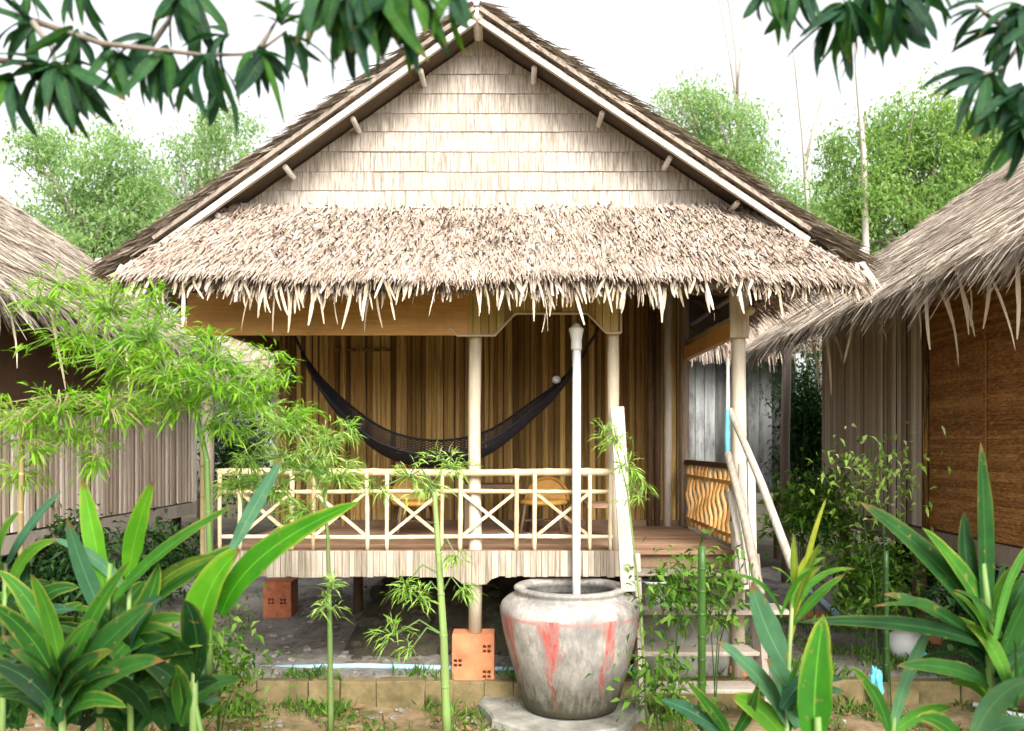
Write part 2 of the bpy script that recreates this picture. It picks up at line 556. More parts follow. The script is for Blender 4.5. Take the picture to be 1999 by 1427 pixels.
M['rattan'] = fibre('rattan_orange', (0.25, 0.11, 0.02), (0.42, 0.20, 0.035), (0.54, 0.30, 0.07), axis='N', fine=30, rough=0.45)
M['bucket'] = plain('grey_plastic', (0.28, 0.29, 0.28), (0.38, 0.39, 0.37), scale=5, rough=0.6)
M['white_glaze'] = plain('white_glaze', (0.66, 0.67, 0.64), (0.78, 0.79, 0.76), scale=4, rough=0.3, bumpy=0.05)
M['label_yellow'] = plain('ochre_cap', (0.5, 0.40, 0.12), (0.62, 0.5, 0.18), scale=6, rough=0.5)
M['water'] = plain('still_water', (0.02, 0.025, 0.02), (0.03, 0.035, 0.025), scale=3, rough=0.05, spec=0.5, bumpy=0)


def dirt_mat(name, stops, moss, moss_lo=0.55):
    m, nt, bs = new_mat(name)
    v = coords(nt, rand_off=False)
    a = noise(nt, v, 1.6, 8, 0.65)
    b = noise(nt, v, 22, 6, 0.75)
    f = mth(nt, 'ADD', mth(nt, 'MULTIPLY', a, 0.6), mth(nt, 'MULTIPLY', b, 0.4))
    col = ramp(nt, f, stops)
    g = noise(nt, v, 2.7, 7, 0.7)
    k = ramp(nt, g, [(moss_lo, (0, 0, 0)), (moss_lo + 0.15, (1, 1, 1))])
    col = mixc(nt, mth(nt, 'MULTIPLY', k, 0.8), col, moss)
    nt.links.new(col, bs.inputs['Base Color'])
    bs.inputs['Roughness'].default_value = 0.95
    bs.inputs['Specular IOR Level'].default_value = 0.15
    h = mth(nt, 'ADD', mth(nt, 'MULTIPLY', b, 0.6), noise(nt, v, 90, 3, 0.7))
    bump(nt, bs, h, 0.7, 0.02)
    return m


M['sand'] = dirt_mat('sandy_soil', [(0.3, (0.10, 0.065, 0.035)), (0.5, (0.26, 0.18, 0.10)), (0.7, (0.42, 0.31, 0.19))], (0.08, 0.09, 0.03), 0.46)
M['dirt'] = dirt_mat('grey_soil', [(0.36, (0.09, 0.078, 0.065)), (0.5, (0.25, 0.225, 0.20)), (0.66, (0.42, 0.39, 0.36))], (0.11, 0.085, 0.055), 0.52)
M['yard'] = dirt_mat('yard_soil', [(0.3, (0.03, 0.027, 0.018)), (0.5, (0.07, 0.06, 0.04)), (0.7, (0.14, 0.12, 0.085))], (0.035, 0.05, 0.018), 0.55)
M['kerb'] = plain('mossy_brick', (0.06, 0.055, 0.018), (0.25, 0.18, 0.09), scale=4, rough=0.95, bumpy=1.0)

# =================================================================== SETTING: ground
XG = 70.0
TERR = 0.18


from mathutils import noise as mnoise


def mound(x, y):
    z = 0.035 * mnoise.noise(Vector((x * 3.2, y * 3.2, 0))) + 0.015 * mnoise.noise(Vector((x * 9, y * 9, 3))) + 0.05 * math.sin(x * 1.3 + 0.7) * math.sin(y * 0.9) + 0.03 * math.sin(x * 3.1 + y * 2.2)
    f = min(1.0, max(0.0, (y - 6.5) / 1.2))
    z *= f
    z += 0.50 * math.exp(-(((x + 1.15) / 0.55) ** 2 + ((y - 9.0) / 0.9) ** 2))       # heap of earth under the verandah
    z += 0.15 * math.exp(-(((x - 0.5) / 1.15) ** 4 + ((y - 9.4) / 1.25) ** 2))
    return TERR + z


def grid(name, xs, ys, zf, mat):
    vs = [(x, y, zf(x, y)) for y in ys for x in xs]
    nx = len(xs)
    fs = [(j * nx + i, j * nx + i + 1, (j + 1) * nx + i + 1, (j + 1) * nx + i) for j in range(len(ys) - 1) for i in range(nx - 1)]
    me = bpy.data.meshes.new(name)
    me.from_pydata(vs, [], fs)
    me.polygons.foreach_set('use_smooth', [True] * len(fs))
    return put(name, me, None, mat, 'structure')


xs = [-XG, -40, -25, -15] + [x * 0.12 for x in range(-70, 71)] + [15, 25, 40, XG]
grid('ground', xs, [-20, -8, -3] + [y * 0.15 for y in range(-6, 42)] + [6.37],
     lambda x, y: 0.02 * math.sin(x * 2.3 + y) * math.sin(y * 3.1 + 0.4) - 0.012, M['sand'])
grid('terrace_ground', xs, [6.36, 6.42, 6.48] + [6.6 + 0.15 * k for k in range(0, 50)] + [14.1],
     lambda x, y: mound(x, y) - (0.02 if y < 6.5 else 0), M['dirt'])
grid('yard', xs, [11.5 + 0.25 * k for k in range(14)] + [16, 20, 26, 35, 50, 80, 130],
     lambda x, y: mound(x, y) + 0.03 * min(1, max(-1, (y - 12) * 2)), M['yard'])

def shade_bank(x, y):
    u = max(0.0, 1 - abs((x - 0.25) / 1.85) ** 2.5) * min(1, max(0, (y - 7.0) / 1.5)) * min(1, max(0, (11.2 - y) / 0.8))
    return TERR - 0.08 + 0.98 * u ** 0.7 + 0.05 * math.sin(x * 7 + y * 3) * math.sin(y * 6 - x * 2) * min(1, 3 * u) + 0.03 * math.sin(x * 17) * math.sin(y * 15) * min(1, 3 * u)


grid('earth_shade_bank', [-1.5 + 0.06 * k for k in range(62)], [6.95 + 0.08 * k for k in range(54)], shade_bank, M['yard'])  # dark earth heap, colour and shape standing in for under-deck shade

# kerb: a course of bricks that holds the terrace back
kerb = MB().box((-7.5, 6.372, -0.1), (7.5, 6.43, 0.115)).build('kerb', M['kerb'])
kerb['kind'] = 'structure'
x = -7.5
while x < 7.4:
    w = random.uniform(0.22, 0.42)
    z1 = 0.180 + random.uniform(-0.010, 0.010)
    y0 = 6.335 + random.uniform(-0.012, 0.01)
    MB().box((x, y0, -0.05), (x + w - 0.001, 6.46, z1), 0.008).build('brick', M['kerb'], kerb, bevel=0.007)
    x += w

# =================================================================== MAIN HUT
RX, RZ = -0.255, 5.28                 # ridge
LX, LZ, QX, QZ = -2.96, 3.36, 2.52, 3.44    # left and right eaves
Y0, Y1 = 6.0, 11.4                    # rake edge, far edge
YG = 6.28                             # gable
sl = (RZ - LZ) / (RX - LX)
sr = (RZ - QZ) / (QX - RX)
hut = thing('bamboo_hut', (-0.3, 6.45, TERR), 'large thatched bamboo hut on posts with a railed verandah, in the middle of the photo', 'hut', 'thatched bamboo huts')


def roof_z(x):
    return RZ - (RX - x) * sl if x < RX else RZ - (x - RX) * sr


def slab(pts, th, name, mat, parent):
    """four corners (top face) and a thickness along -z"""
    m = MB()
    n = [Vector(p) for p in pts]
    m.v = [tuple(p) for p in n] + [(p.x, p.y, p.z - th) for p in n]
    m.f = [(0, 1, 2, 3), (7, 6, 5, 4), (0, 4, 5, 1), (1, 5, 6, 2), (2, 6, 7, 3), (3, 7, 4, 0)]
    return m.build(name, mat, parent)


def roof_plane_thatch(A, U, D, nrm, ulen, dlen, n, length=(0.3, 0.5), width=(0.012, 0.03), lift=(0.0, 0.06), droop=0.03, yaw=0.14, course=0.16):
    """strands over a sloping plane: A top corner, U along the ridge, D down the slope"""
    u = RNG.random(n) * ulen
    k = RNG.integers(0, max(1, int(dlen / course)), n)
    d = (k + RNG.random(n) * 0.7) * course
    d = np.minimum(d, dlen - 0.05)
    A, U, D, nrm = (np.array(v) for v in (A, U, D, nrm))
    base = A + U * u[:, None] + D * d[:, None] + nrm * RNG.uniform(0.0, 0.03, n)[:, None]
    L = RNG.uniform(*length, n)
    dirs = D + U * RNG.normal(0, yaw, n)[:, None]
    return strands(base, dirs, np.tile(nrm, (n, 1)), L, RNG.uniform(*width, n), RNG.uniform(*lift, n), RNG.uniform(0, droop, n))


def eave_fringe(A, U, D, nrm, ulen, n, length=(0.25, 0.5), width=(0.012, 0.03), droop=(0.15, 0.4), inset=0.18, lo=0.0):
    u = RNG.random(n) * ulen
    A, U, D, nrm = (np.array(v) for v in (A, U, D, nrm))
    base = A + U * u[:, None] - D * RNG.uniform(0.02, inset, n)[:, None] + nrm * RNG.uniform(-0.05 - lo, 0.03, n)[:, None]
    L = RNG.uniform(*length, n)
    # tufts: neighbouring leaves grow long or short together
    ph = np.sin(u * 7.3) * 0.5 + np.sin(u * 17.1 + 2) * 0.3 + np.sin(u * 41.0) * 0.3
    L *= 1 + 0.28 * ph
    dirs = D + U * (RNG.normal(0, 0.16, n) + 0.06 * np.sin(u * 11))[:, None]
    return strands(base, dirs, np.tile(nrm, (n, 1)), L, RNG.uniform(*width, n), np.zeros(n), RNG.uniform(*droop, n) * L / 0.4, segs=4)


def V3(a):
    return np.array(a, dtype=float)


roof = slab([(RX, Y0 + 0.06, RZ - 0.02), (RX, Y1, RZ - 0.02), (LX + 0.12, Y1, LZ + 0.065), (LX + 0.12, Y0 + 0.06, LZ + 0.065)], 0.12, 'roof', M['thatch_under'], hut)
slab([(RX, Y0 + 0.06, RZ - 0.02), (QX - 0.12, Y0 + 0.06, QZ + 0.06), (QX - 0.12, Y1, QZ + 0.06), (RX, Y1, RZ - 0.02)], 0.12, 'roof_slope', M['thatch_under'], roof)
for (ex, ez, s) in ((LX, LZ, sl), (QX, QZ, sr)):
    D = V3((ex - RX, 0, ez - RZ))
    dl = float(np.linalg.norm(D))
    D /= dl
    sg = 1 if ex > RX else -1
    nr = V3((sg * -D[2], 0, abs(D[0])))
    U = V3((0, 1, 0))
    parts = [roof_plane_thatch((RX, Y0, RZ - 0.02), U, D, nr, Y1 - Y0, dl, 9000, course=0.2, lift=(0.0, 0.03), width=(0.010, 0.022))]
    # ragged rake: leaf ends sticking out at the verge
    n = 2600
    d = RNG.random(n) * dl
    base = V3((RX, Y0 + 0.02, RZ - 0.05)) + D * d[:, None] + nr * RNG.uniform(-0.05, 0.05, n)[:, None]
    dirs = D * 0.75 + V3((0, -1, 0)) * RNG.uniform(-0.1, 0.45, n)[:, None] + nr * RNG.uniform(-0.05, 0.14, n)[:, None]
    parts.append(strands(base, dirs, np.tile(nr, (n, 1)), RNG.uniform(0.10, 0.22, n), RNG.uniform(0.008, 0.02, n), RNG.uniform(0, 0.02, n), RNG.uniform(0, 0.03, n)))
    v, q, r = merge(parts)
    put('thatch', np_mesh('roof_thatch', v, q, r, wloc(roof)), roof, M['thatch_grey'], 'stuff')
    A = V3((RX, Y0, RZ - 0.04)) + D * dl
    v, q, r = merge([eave_fringe(A, U, D, nr, Y1 - Y0, 1500, length=(0.10, 0.24), droop=(0.02, 0.12), width=(0.010, 0.026), lo=0.06)])
    put('eave_thatch', np_mesh('eave_thatch', v, q, r, wloc(roof)), roof, M['thatch_pale'], 'stuff')

# verge boards, purlins and rafters under the overhang
for (ex, ez, s, sg) in ((LX + 0.35, LZ, sl, -1), (QX - 0.35, QZ, sr, 1)):
    zt = lambda x: roof_z(x) - 0.20
    for dz, yy, w, mt in ((0.0, Y0 + 0.0, 0.042, 'white_wood'), (0.070, Y0 - 0.03, 0.028, 'grey_wood')):
        a, b = Vector((RX + sg * 0.02, yy, roof_z(RX) - 0.17 + dz)), Vector((ex, yy, roof_z(ex) - 0.17 + dz))
        MB().bar(a, b, 0.035, w, up=(0, 0, 1)).build('verge_board', M[mt], hut)
    for k in range(5):
        x = RX + sg * (0.42 + 0.5 * k)
        z = roof_z(x) - 0.215
        MB().tube([(x, Y0 + 0.05, z), (x, Y1 - 0.3, z)], 0.022, 7).build('purlin', M['white_wood'], hut, smooth=True)
    for yy in (6.75, 7.6, 8.6, 9.8):
        MB().tube([(RX + sg * 0.05, yy, roof_z(RX) - 0.32), (ex, yy, roof_z(ex) - 0.30)], 0.035, 7).build('rafter', M['dark_wood'], hut, smooth=True)
MB().tube([(RX, Y0 - 0.02, RZ - 0.13), (RX, Y1, RZ - 0.13)], 0.05, 8).build('ridge_pole', M['white_wood'], hut, smooth=True)
# pole ends that stick out at the eaves
for z, x0, x1 in ((3.36, -3.08, -2.55), (3.27, -3.05, -2.5), (3.42, 2.3, 2.62), (3.34, 2.25, 2.58)):
    MB().tube([(x0, 6.08, z), (x1, 6.08, z + 0.02)], 0.032, 7).build('pole_end', M['white_wood'], hut, smooth=True)

# gable: overlapping rows of woven mat panels
gy = YG
hl = lambda z: RX - (RZ - 0.16 - z) / sl
hr = lambda z: RX + (RZ - 0.16 - z) / sr
gable = MB().prism([(hl(3.7), 3.7), (hr(3.7), 3.7), (RX, RZ - 0.16)], gy + 0.012, gy + 0.04).build('gable_wall', M['mat_panel'], hut)


def clip(poly, a, b, c):
    out = []
    for i in range(len(poly)):
        p, q = poly[i], poly[(i + 1) % len(poly)]
        dp, dq = a * p[0] + b * p[1] + c, a * q[0] + b * q[1] + c
        if dp >= 0:
            out.append(p)
        if (dp >= 0) != (dq >= 0):
            t = dp / (dp - dq)
            out.append((p[0] + (q[0] - p[0]) * t, p[1] + (q[1] - p[1]) * t))
    return out


z = 3.66
row = 0
while z < RZ - 0.25:
    h = 0.148 + random.uniform(-0.010, 0.010)
    x = hl(z) - random.uniform(0.0, 0.4)
    while x < hr(z):
        w = random.uniform(0.38, 0.75)
        poly = [(x, z - 0.006), (x + w - 0.0012, z - 0.006 + random.uniform(-0.004, 0.004)), (x + w - 0.0012, z + h), (x, z + h)]
        poly = clip(poly, 1, -1 / sl, -RX + (RZ - 0.16) / sl)
        poly = clip(poly, -1, -1 / sr, RX + (RZ - 0.16) / sr) if len(poly) > 2 else poly
        if len(poly) > 2:
            b = MB()
            n = len(poly)
            pr = random.uniform(0.005, 0.011)
            for yy in (0, 1):
                for (xx, zz) in poly:
                    t = (zz - z) / h
                    b.v.append((xx, gy + 0.010 - (1 - t) * pr - (0.006 if yy == 0 else 0), zz))
            b.f = [tuple(range(n)), tuple(range(2 * n - 1, n - 1, -1))] + [(i, n + i, n + (i + 1) % n, (i + 1) % n) for i in range(n)]
            b.build('mat_panel', M['mat_panel'], gable)
        x += w
    z += h
    row += 1

# the lower thatch skirt across the front
AT, AB = (6.24, 3.81), (5.70, 3.19)              # y, z of its head and of its edge
ax0, ax1, bx0, bx1 = -2.2, 1.80, -2.76, 2.47
awn = MB()
awn.v = [(ax0, AT[0], AT[1]), (ax1, AT[0], AT[1]), (bx1, AB[0], AB[1]), (bx0, AB[0], AB[1])]
awn.v += [(x, y + 0.03, z - 0.1) for x, y, z in awn.v]
awn.f = [(0, 3, 2, 1), (4, 5, 6, 7), (0, 1, 5, 4), (1, 2, 6, 5), (2, 3, 7, 6), (3, 0, 4, 7)]
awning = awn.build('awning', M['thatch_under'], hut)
D = V3((0, AB[0] - AT[0], AB[1] - AT[1]))
adl = float(np.linalg.norm(D))
D /= adl
nr = V3((0, D[2], -D[1]))
n = 26000
tt = RNG.random(n) ** 0.9
tt = np.floor(tt * 11) / 11 + RNG.random(n) * 0.10
tt = np.minimum(tt, 0.97)
uu = RNG.random(n)
xx = (ax0 + (bx0 - ax0) * tt) * (1 - uu) + (ax1 + (bx1 - ax1) * tt) * uu
base = np.stack([xx, AT[0] + (AB[0] - AT[0]) * tt, AT[1] + (AB[1] - AT[1]) * tt], axis=1) + nr * RNG.uniform(0, 0.035, n)[:, None]
base[:, 2] += 0.015 * np.sin(xx * 2.1) + 0.01 * np.sin(xx * 5.3)
fan = (uu - 0.5) * 0.5
dirs = D + V3((1, 0, 0)) * (RNG.normal(0, 0.22, n) + fan)[:, None]
parts = [strands(base, dirs, np.tile(nr, (n, 1)), RNG.uniform(0.07, 0.17, n), RNG.uniform(0.006, 0.016, n), RNG.uniform(0.002, 0.035, n), RNG.uniform(0, 0.015, n), roll=0.4)]
n = 1500
uu = RNG.random(n)
xx = bx0 + (bx1 - bx0) * uu
base = np.stack([xx, np.full(n, AB[0] + 0.1), np.full(n, AB[1] + 0.085)], axis=1) + nr * RNG.uniform(-0.09, 0.03, n)[:, None]
L = RNG.uniform(0.11, 0.22, n) * (1 + 0.3 * np.sin(xx * 6.1) * np.sin(xx * 2.7 + 1))
dirs = D + V3((1, 0, 0)) * (RNG.normal(0, 0.12, n) + (uu - 0.5) * 0.35)[:, None]
parts.append(strands(base, dirs, np.tile(nr, (n, 1)), L, RNG.uniform(0.014, 0.034, n), np.zeros(n), RNG.uniform(0.0, 0.08, n), segs=4))
v, q, r = merge(parts)
put('thatch', np_mesh('awning_thatch', v, q, r, wloc(awning)), awning, M['thatch_pale'], 'stuff')
# scattered leaf stubs coloured dark as the shaded holes between strands
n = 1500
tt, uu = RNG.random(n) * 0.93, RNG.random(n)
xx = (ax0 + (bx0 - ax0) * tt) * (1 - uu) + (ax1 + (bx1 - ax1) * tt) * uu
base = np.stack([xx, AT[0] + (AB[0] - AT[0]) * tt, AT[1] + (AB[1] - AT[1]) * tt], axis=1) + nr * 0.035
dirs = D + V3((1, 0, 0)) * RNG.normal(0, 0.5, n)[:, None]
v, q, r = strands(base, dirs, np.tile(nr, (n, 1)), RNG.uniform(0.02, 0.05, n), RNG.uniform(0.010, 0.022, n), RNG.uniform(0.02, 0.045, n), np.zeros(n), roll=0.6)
put('leaf_stubs', np_mesh('leaf_stubs', v, q, r, wloc(awning)), awning, M['thatch_hole_shade'], 'stuff')
# the long leaves that hang from the edge, one by one
hang = []
for k in range(9):
    b = MB()
    L = 1.0
    w = 0.5
    ph = random.uniform(0, 6)
    for i in range(7):
        t = i / 6
        cx = 0.28 * (math.sin(ph + t * 1.6) - math.sin(ph))
        cy = -0.22 * (1 - (1 - t) ** 2) + 0.05 * math.sin(ph * 2 + t * 3)
        ww = w * (0.75 + 0.35 * t - 0.85 * max(0, t - 0.55) ** 1.5 * 3.0) * 0.14
        yw = 0.35 * math.sin(ph + 1.5 * t) * ww
        b.v += [(cx - ww, cy - yw, -t), (cx + ww, cy + yw, -t + random.uniform(-0.02, 0.02))]
    b.f = [(2 * i, 2 * i + 1, 2 * i + 3, 2 * i + 2) for i in range(6)]
    me = b.mesh('hanging_leaf', smooth=True)
    me.materials.append(M['thatch_leaf'])
    hang.append(me)
aw = wloc(awning)
for k in range(290):
    u = (k + random.random()) / 290
    x = bx0 + 0.05 + (bx1 - bx0 - 0.1) * u
    c = 0.5 + 0.5 * math.sin(x * 5.3 + 0.6) * math.sin(x * 2.1 + 2) + random.uniform(-0.3, 0.3)
    L = 0.10 + 0.14 * max(0, c) + (random.uniform(0.06, 0.2) if random.random() < 0.12 else 0)
    if x > 1.4:
        L *= 0.75
    o = put('thatch_leaf', random.choice(hang), awning)
    o.location = Vector((x, AB[0] + random.uniform(0.0, 0.1), AB[1] + random.uniform(-0.02, 0.03))) - aw
    wd = random.uniform(0.06, 0.18)
    o.scale = (wd * random.choice((-1, 1)), 0.35, L * 1.1)
    o.rotation_euler = (random.uniform(-0.15, 0.15), random.gauss(0, 0.10), random.uniform(-0.6, 0.6))

# posts
YP = 6.48


def px2x(px, Y):
    return (px - 999.5) / FPX * Y


def post(px, ztop, zbot, r, mat, Y=YP, name='post'):
    x = px2x(px, Y)
    pts = [(x + random.uniform(-0.006, 0.006), Y, zbot + (ztop - zbot) * i / 5) for i in range(6)]
    return MB().tube(pts, [r * random.uniform(0.95, 1.05) for _ in pts], 12).build(name, mat, hut, smooth=True)


post(927, 3.4, 0.53, 0.052, M['post'])
post(1198, 3.4, 1.18, 0.046, M['post'])
post(1441, 3.35, 0.15, 0.058, M['post'])
post(405, 3.3, 0.15, 0.05, M['grey_wood'])
for px in (700, 1440):
    post(px, 1.0, 0.15, 0.05, M['dark_wood'], 8.3)
post(560, 1.0, 0.2, 0.05, M['dark_wood'], 11.0)
b = P(1425, 545, 6.40)
MB().box((b.x, 6.39, P(0, 660, 6.4).z), (px2x(1463, 6.4), 6.425, P(0, 500, 6.4).z), 0.006).build('bracket_board', M['post'], hut)
# beams
MB().box((px2x(368, 6.42), 6.385, P(0, 655, 6.4).z), (px2x(915, 6.42), 6.43, P(0, 572, 6.4).z), 0.006).build('beam', M['orange_wood'], hut, bevel=0.006)
MB().bar((px2x(441 + 1000, 6.5), 6.55, 2.94), (1.78, 8.38, 2.94), 0.06, 0.13).build('side_beam', M['orange_wood'], hut)
MB().tube([(1.84, 6.3, 3.04), (1.80, 8.5, 3.06)], 0.032, 7).build('pole', M['bamboo_pale'], hut, smooth=True)
MB().bar((px2x(405, 6.5), 6.55, 3.0), (-2.40, 8.38, 3.0), 0.06, 0.12).build('side_beam', M['dark_wood'], hut)
MB().box((-2.4, 6.46, 3.2), (1.8, 6.54, 3.30)).build('tie_beam', M['dark_wood'], hut)
# valance with a cut-out lower edge
yv = 6.39
out = [(880, 640), (893, 655), (966, 655), (1006, 612), (1146, 612), (1184, 650), (1212, 650)]
vx = [px2x(a, yv) for a, _ in out]
vz = [P(0, b, yv).z for _, b in out]
val = MB().tube([(a, yv - 0.008, c) for a, c in zip(vx, vz)], 0.011, 6).build('valance', M['bamboo_pale'], hut)
MB().tube([(vx[-1], yv - 0.008, vz[-1]), (vx[-1], yv - 0.008, 3.3)], 0.011, 6).build('valance_trim', M['bamboo_pale'], val)
px = 884
while px < 1206:
    w = random.uniform(11, 16)
    a, b = px2x(px, yv), px2x(px + w - 1.2, yv)
    za, zb = np.interp(a, vx, vz), np.interp(b, vx, vz)
    MB().prism([(a, za), (b, zb), (b, 3.34), (a, 3.34)], yv + random.uniform(0.0, 0.006), yv + 0.02).build('slat', M['valance'], val)
    px += w

# slat wall behind the verandah
YW = 8.4
wx0, wx1 = px2x(535, YW), px2x(1345, YW)
FZ = 1.18
wall = MB().box((wx0, YW + 0.03, FZ - 0.1), (wx1, YW + 0.06, 4.3)).build('wall', M['dark_wood'], hut)
base_slats = []
for k in range(4):
    b = MB()
    hgt = 2.75
    for i in range(3):
        zz = hgt * i / 2
        for (cx, cy) in ((-0.5, 0.0), (-0.25, -0.35), (0.25, -0.35), (0.5, 0.0)):
            b.v.append((cx + 0.06 * math.sin(k * 2 + i * 1.7), cy * 0.5, zz))
    for i in range(2):
        for j in range(3):
            b.f.append((i * 4 + j, i * 4 + j + 1, i * 4 + j + 5, i * 4 + j + 4))
    me = b.mesh('bamboo_slat')
    me.materials.append(M['slat_brown'])
    base_slats.append(me)
x = wx0 + 0.03
wl = wloc(wall)
while x < wx1:
    w = random.uniform(0.042, 0.068)
    o = put('bamboo_slat', random.choice(base_slats), wall)
    o.scale = (w * random.choice((0.97, 0.93, 0.86)), 0.055, 1)
    o.location = Vector((x, YW + 0.026 + random.uniform(-0.006, 0.004), FZ + 0.02)) - wl
    o.rotation_euler = (0, random.uniform(-0.004, 0.004), 0)
    x += w
for px, r, mt in ((541, 0.03, 'bamboo_pale'), (670, 0.022, 'slat_brown'), (1268, 0.03, 'dark_wood'), (1283, 0.035, 'dark_wood'), (1303, 0.045, 'slat_weather'), (1335, 0.05, 'slat_weather')):
    x = px2x(px, YW - 0.03)
    MB().tube([(x, YW - 0.03, FZ), (x + 0.01, YW - 0.03, 3.8)], r, 8).build('wall_pole', M[mt], wall, smooth=True)
MB().bar(P(652, 683, YW - 0.02), P(762, 683, YW - 0.02), 0.03, 0.025).build('ledge', M['slat_brown'], wall)
MB().box((wx0, YW - 0.02, FZ), (wx1, YW + 0.0, FZ + 0.06)).build('wall_sill', M['dark_wood'], wall)
for xx in (wx0, wx1 - 0.03):
    MB().box((xx, YW + 0.06, FZ - 0.1), (xx + 0.03, 11.2, 3.55)).build('end_wall', M['slat_brown'], hut)
MB().box((wx0, 11.2, FZ - 0.1), (wx1, 11.23, 3.9)).build('end_wall', M['slat_brown'], hut)

# floor
floor = MB().box((wx0 - 0.02, 6.45, FZ - 0.14), (wx1, 11.2, FZ - 0.032)).build('floor', M['dark_wood'], hut)
y = 6.40
while y < 8.38:
    w = random.uniform(0.15, 0.2)
    MB().box((px2x(425, 6.45), y, FZ - 0.03), (px2x(1430, 6.45), min(y + w - 0.006, 8.39), FZ + random.uniform(-0.003, 0.003))).build('floor_plank', M['floor'], floor)
    y += w
ys = 6.36
sk = MB().box((px2x(428, ys), ys + 0.012, FZ - 0.17), (px2x(1246, ys), ys + 0.03, FZ - 0.03)).build('skirting', M['dark_wood'], hut)
px = 428
while px < 1240:
    w = random.uniform(10, 15)
    zb = P(0, 1126, ys).z + random.uniform(-0.006, 0.006)
    a, b = px2x(px, ys), px2x(px + w - 0.8, ys)
    f0 = np.interp(px, [0, 888, 905, 948, 965, 2000], [0, 0, 1, 1, 0, 0])
    f1 = np.interp(px + w, [0, 888, 905, 948, 965, 2000], [0, 0, 1, 1, 0, 0])
    MB().prism([(a, zb - 0.062 * f0), (b, zb - 0.062 * f1), (b, FZ + 0.004), (a, FZ + 0.004)], ys + random.uniform(-0.004, 0.004), ys + 0.011).build('skirting_slat', M['skirting'], sk)
    px += w

# railing across the front
yr = 6.41
rail_z = [P(0, p, yr).z for p in (922, 960, 1048)]
rail = MB().pole((px2x(426, yr), yr, rail_z[0]), (px2x(1196, yr), yr, rail_z[0]), 0.029, 9).build('railing', M['bamboo_pale'], hut, smooth=True)
for zz in rail_z[1:]:
    MB().pole((px2x(426, yr), yr, zz), (px2x(1196, yr), yr, zz), 0.0175, 8, 0.005).build('rail', M['bamboo_pale'], rail, smooth=True)
pairs = [(430, 468), (572, 612), (716, 755), (861, 900), (1007, 1044), (1152, 1190)]
for pr in pairs:
    for px in pr:
        x = px2x(px + random.uniform(-2, 2), yr)
        MB().pole((x, yr - 0.012, FZ), (x + random.uniform(-0.008, 0.008), yr - 0.012, rail_z[0] - 0.012), random.uniform(0.015, 0.019), 8, 0.003).build('baluster', M['bamboo_pale'], rail, smooth=True)
for (a, b) in zip(pairs[:-1], pairs[1:]):
    xa, xb = px2x(a[1] + 4, yr), px2x(b[0] - 4, yr)
    MB().bar((xa, yr + 0.004, rail_z[1] - 0.015), (xb, yr + 0.004, rail_z[2] + 0.015), 0.022, 0.024).build('brace', M['bamboo_pale'], rail)
    MB().bar((xa, yr - 0.016, rail_z[2] + 0.015), (xb, yr - 0.016, rail_z[1] - 0.015), 0.022, 0.024).build('brace', M['bamboo_pale'], rail)
# side railing with wavy bars
xs_ = 1.775
srl = MB().bar((xs_, 6.62, 1.835), (xs_, 8.36, 1.835), 0.05, 0.045).build('railing', M['dark_wood'], hut)
for zz in (1.70, 1.27):
    MB().bar((xs_, 6.62, zz), (xs_, 8.36, zz), 0.03, 0.03).build('rail', M['orange_wood'], srl)
for k in range(11):
    y = 6.72 + k * 0.155
    MB().tube([(xs_ + 0.01 * math.sin(i * 1.9 + k), y + 0.03 * math.sin(i * 1.25 + k * 0.9), 1.2 + 0.62 * i / 8) for i in range(9)], 0.017, 6).build('baluster', M['orange_wood'], srl, smooth=True)

# stairs at the right of the verandah
stair = MB()
stair.bar(P(1205, 795, 6.33), P(1226, 1155, 5.95), 0.10, 0.035, up=(0, 1, 0.2))
st = stair.build('staircase', M['white_wood'], hut)
for (px0, px1, py, Y) in ((1232, 1478, 1117, 6.25), (1238, 1484, 1192, 6.12), (1244, 1490, 1272, 5.98), (1250, 1496, 1345, 5.84)):
    a, b = P(px0, py, Y), P(px1, py, Y)
    MB().box((a.x, Y - 0.02, a.z - 0.03), (b.x, Y + 0.2, a.z), 0.004).build('tread', M['grey_wood'], st, bevel=0.005)
MB().bar(P(1240, 1085, 6.4), P(1252, 1380, 5.8), 0.05, 0.10, up=(0, 1, 1)).build('stringer', M['grey_wood'], st)
MB().bar(P(1470, 1085, 6.4), P(1492, 1380, 5.8), 0.05, 0.10, up=(0, 1, 1)).build('stringer', M['grey_wood'], st)
for a, b, r in ((P(1425, 800, 6.36), P(1548, 1110, 5.6), 0.030), (P(1421, 885, 6.33), P(1484, 1160, 5.75), 0.034), (P(1424, 960, 6.30), P(1454, 1140, 5.9), 0.026)):
    m = (a + b) / 2 + Vector((0.01, 0, 0.015))
    MB().tube([a, m, b], [r * 0.9, r, r * 1.05], 9).build('handrail', M['white_wood'], st, smooth=True)
for px, w, t, bt in ((1449, 15, 905, 1150), (1466, 14, 898, 1165), (1436, 11, 930, 1140)):
    a, b = P(px, t, 6.28), P(px + 5, bt, 6.2)
    MB().bar(a, b, w / 250, 0.02, up=(0, 1, 0)).build('stair_board', M['white_wood'], st)

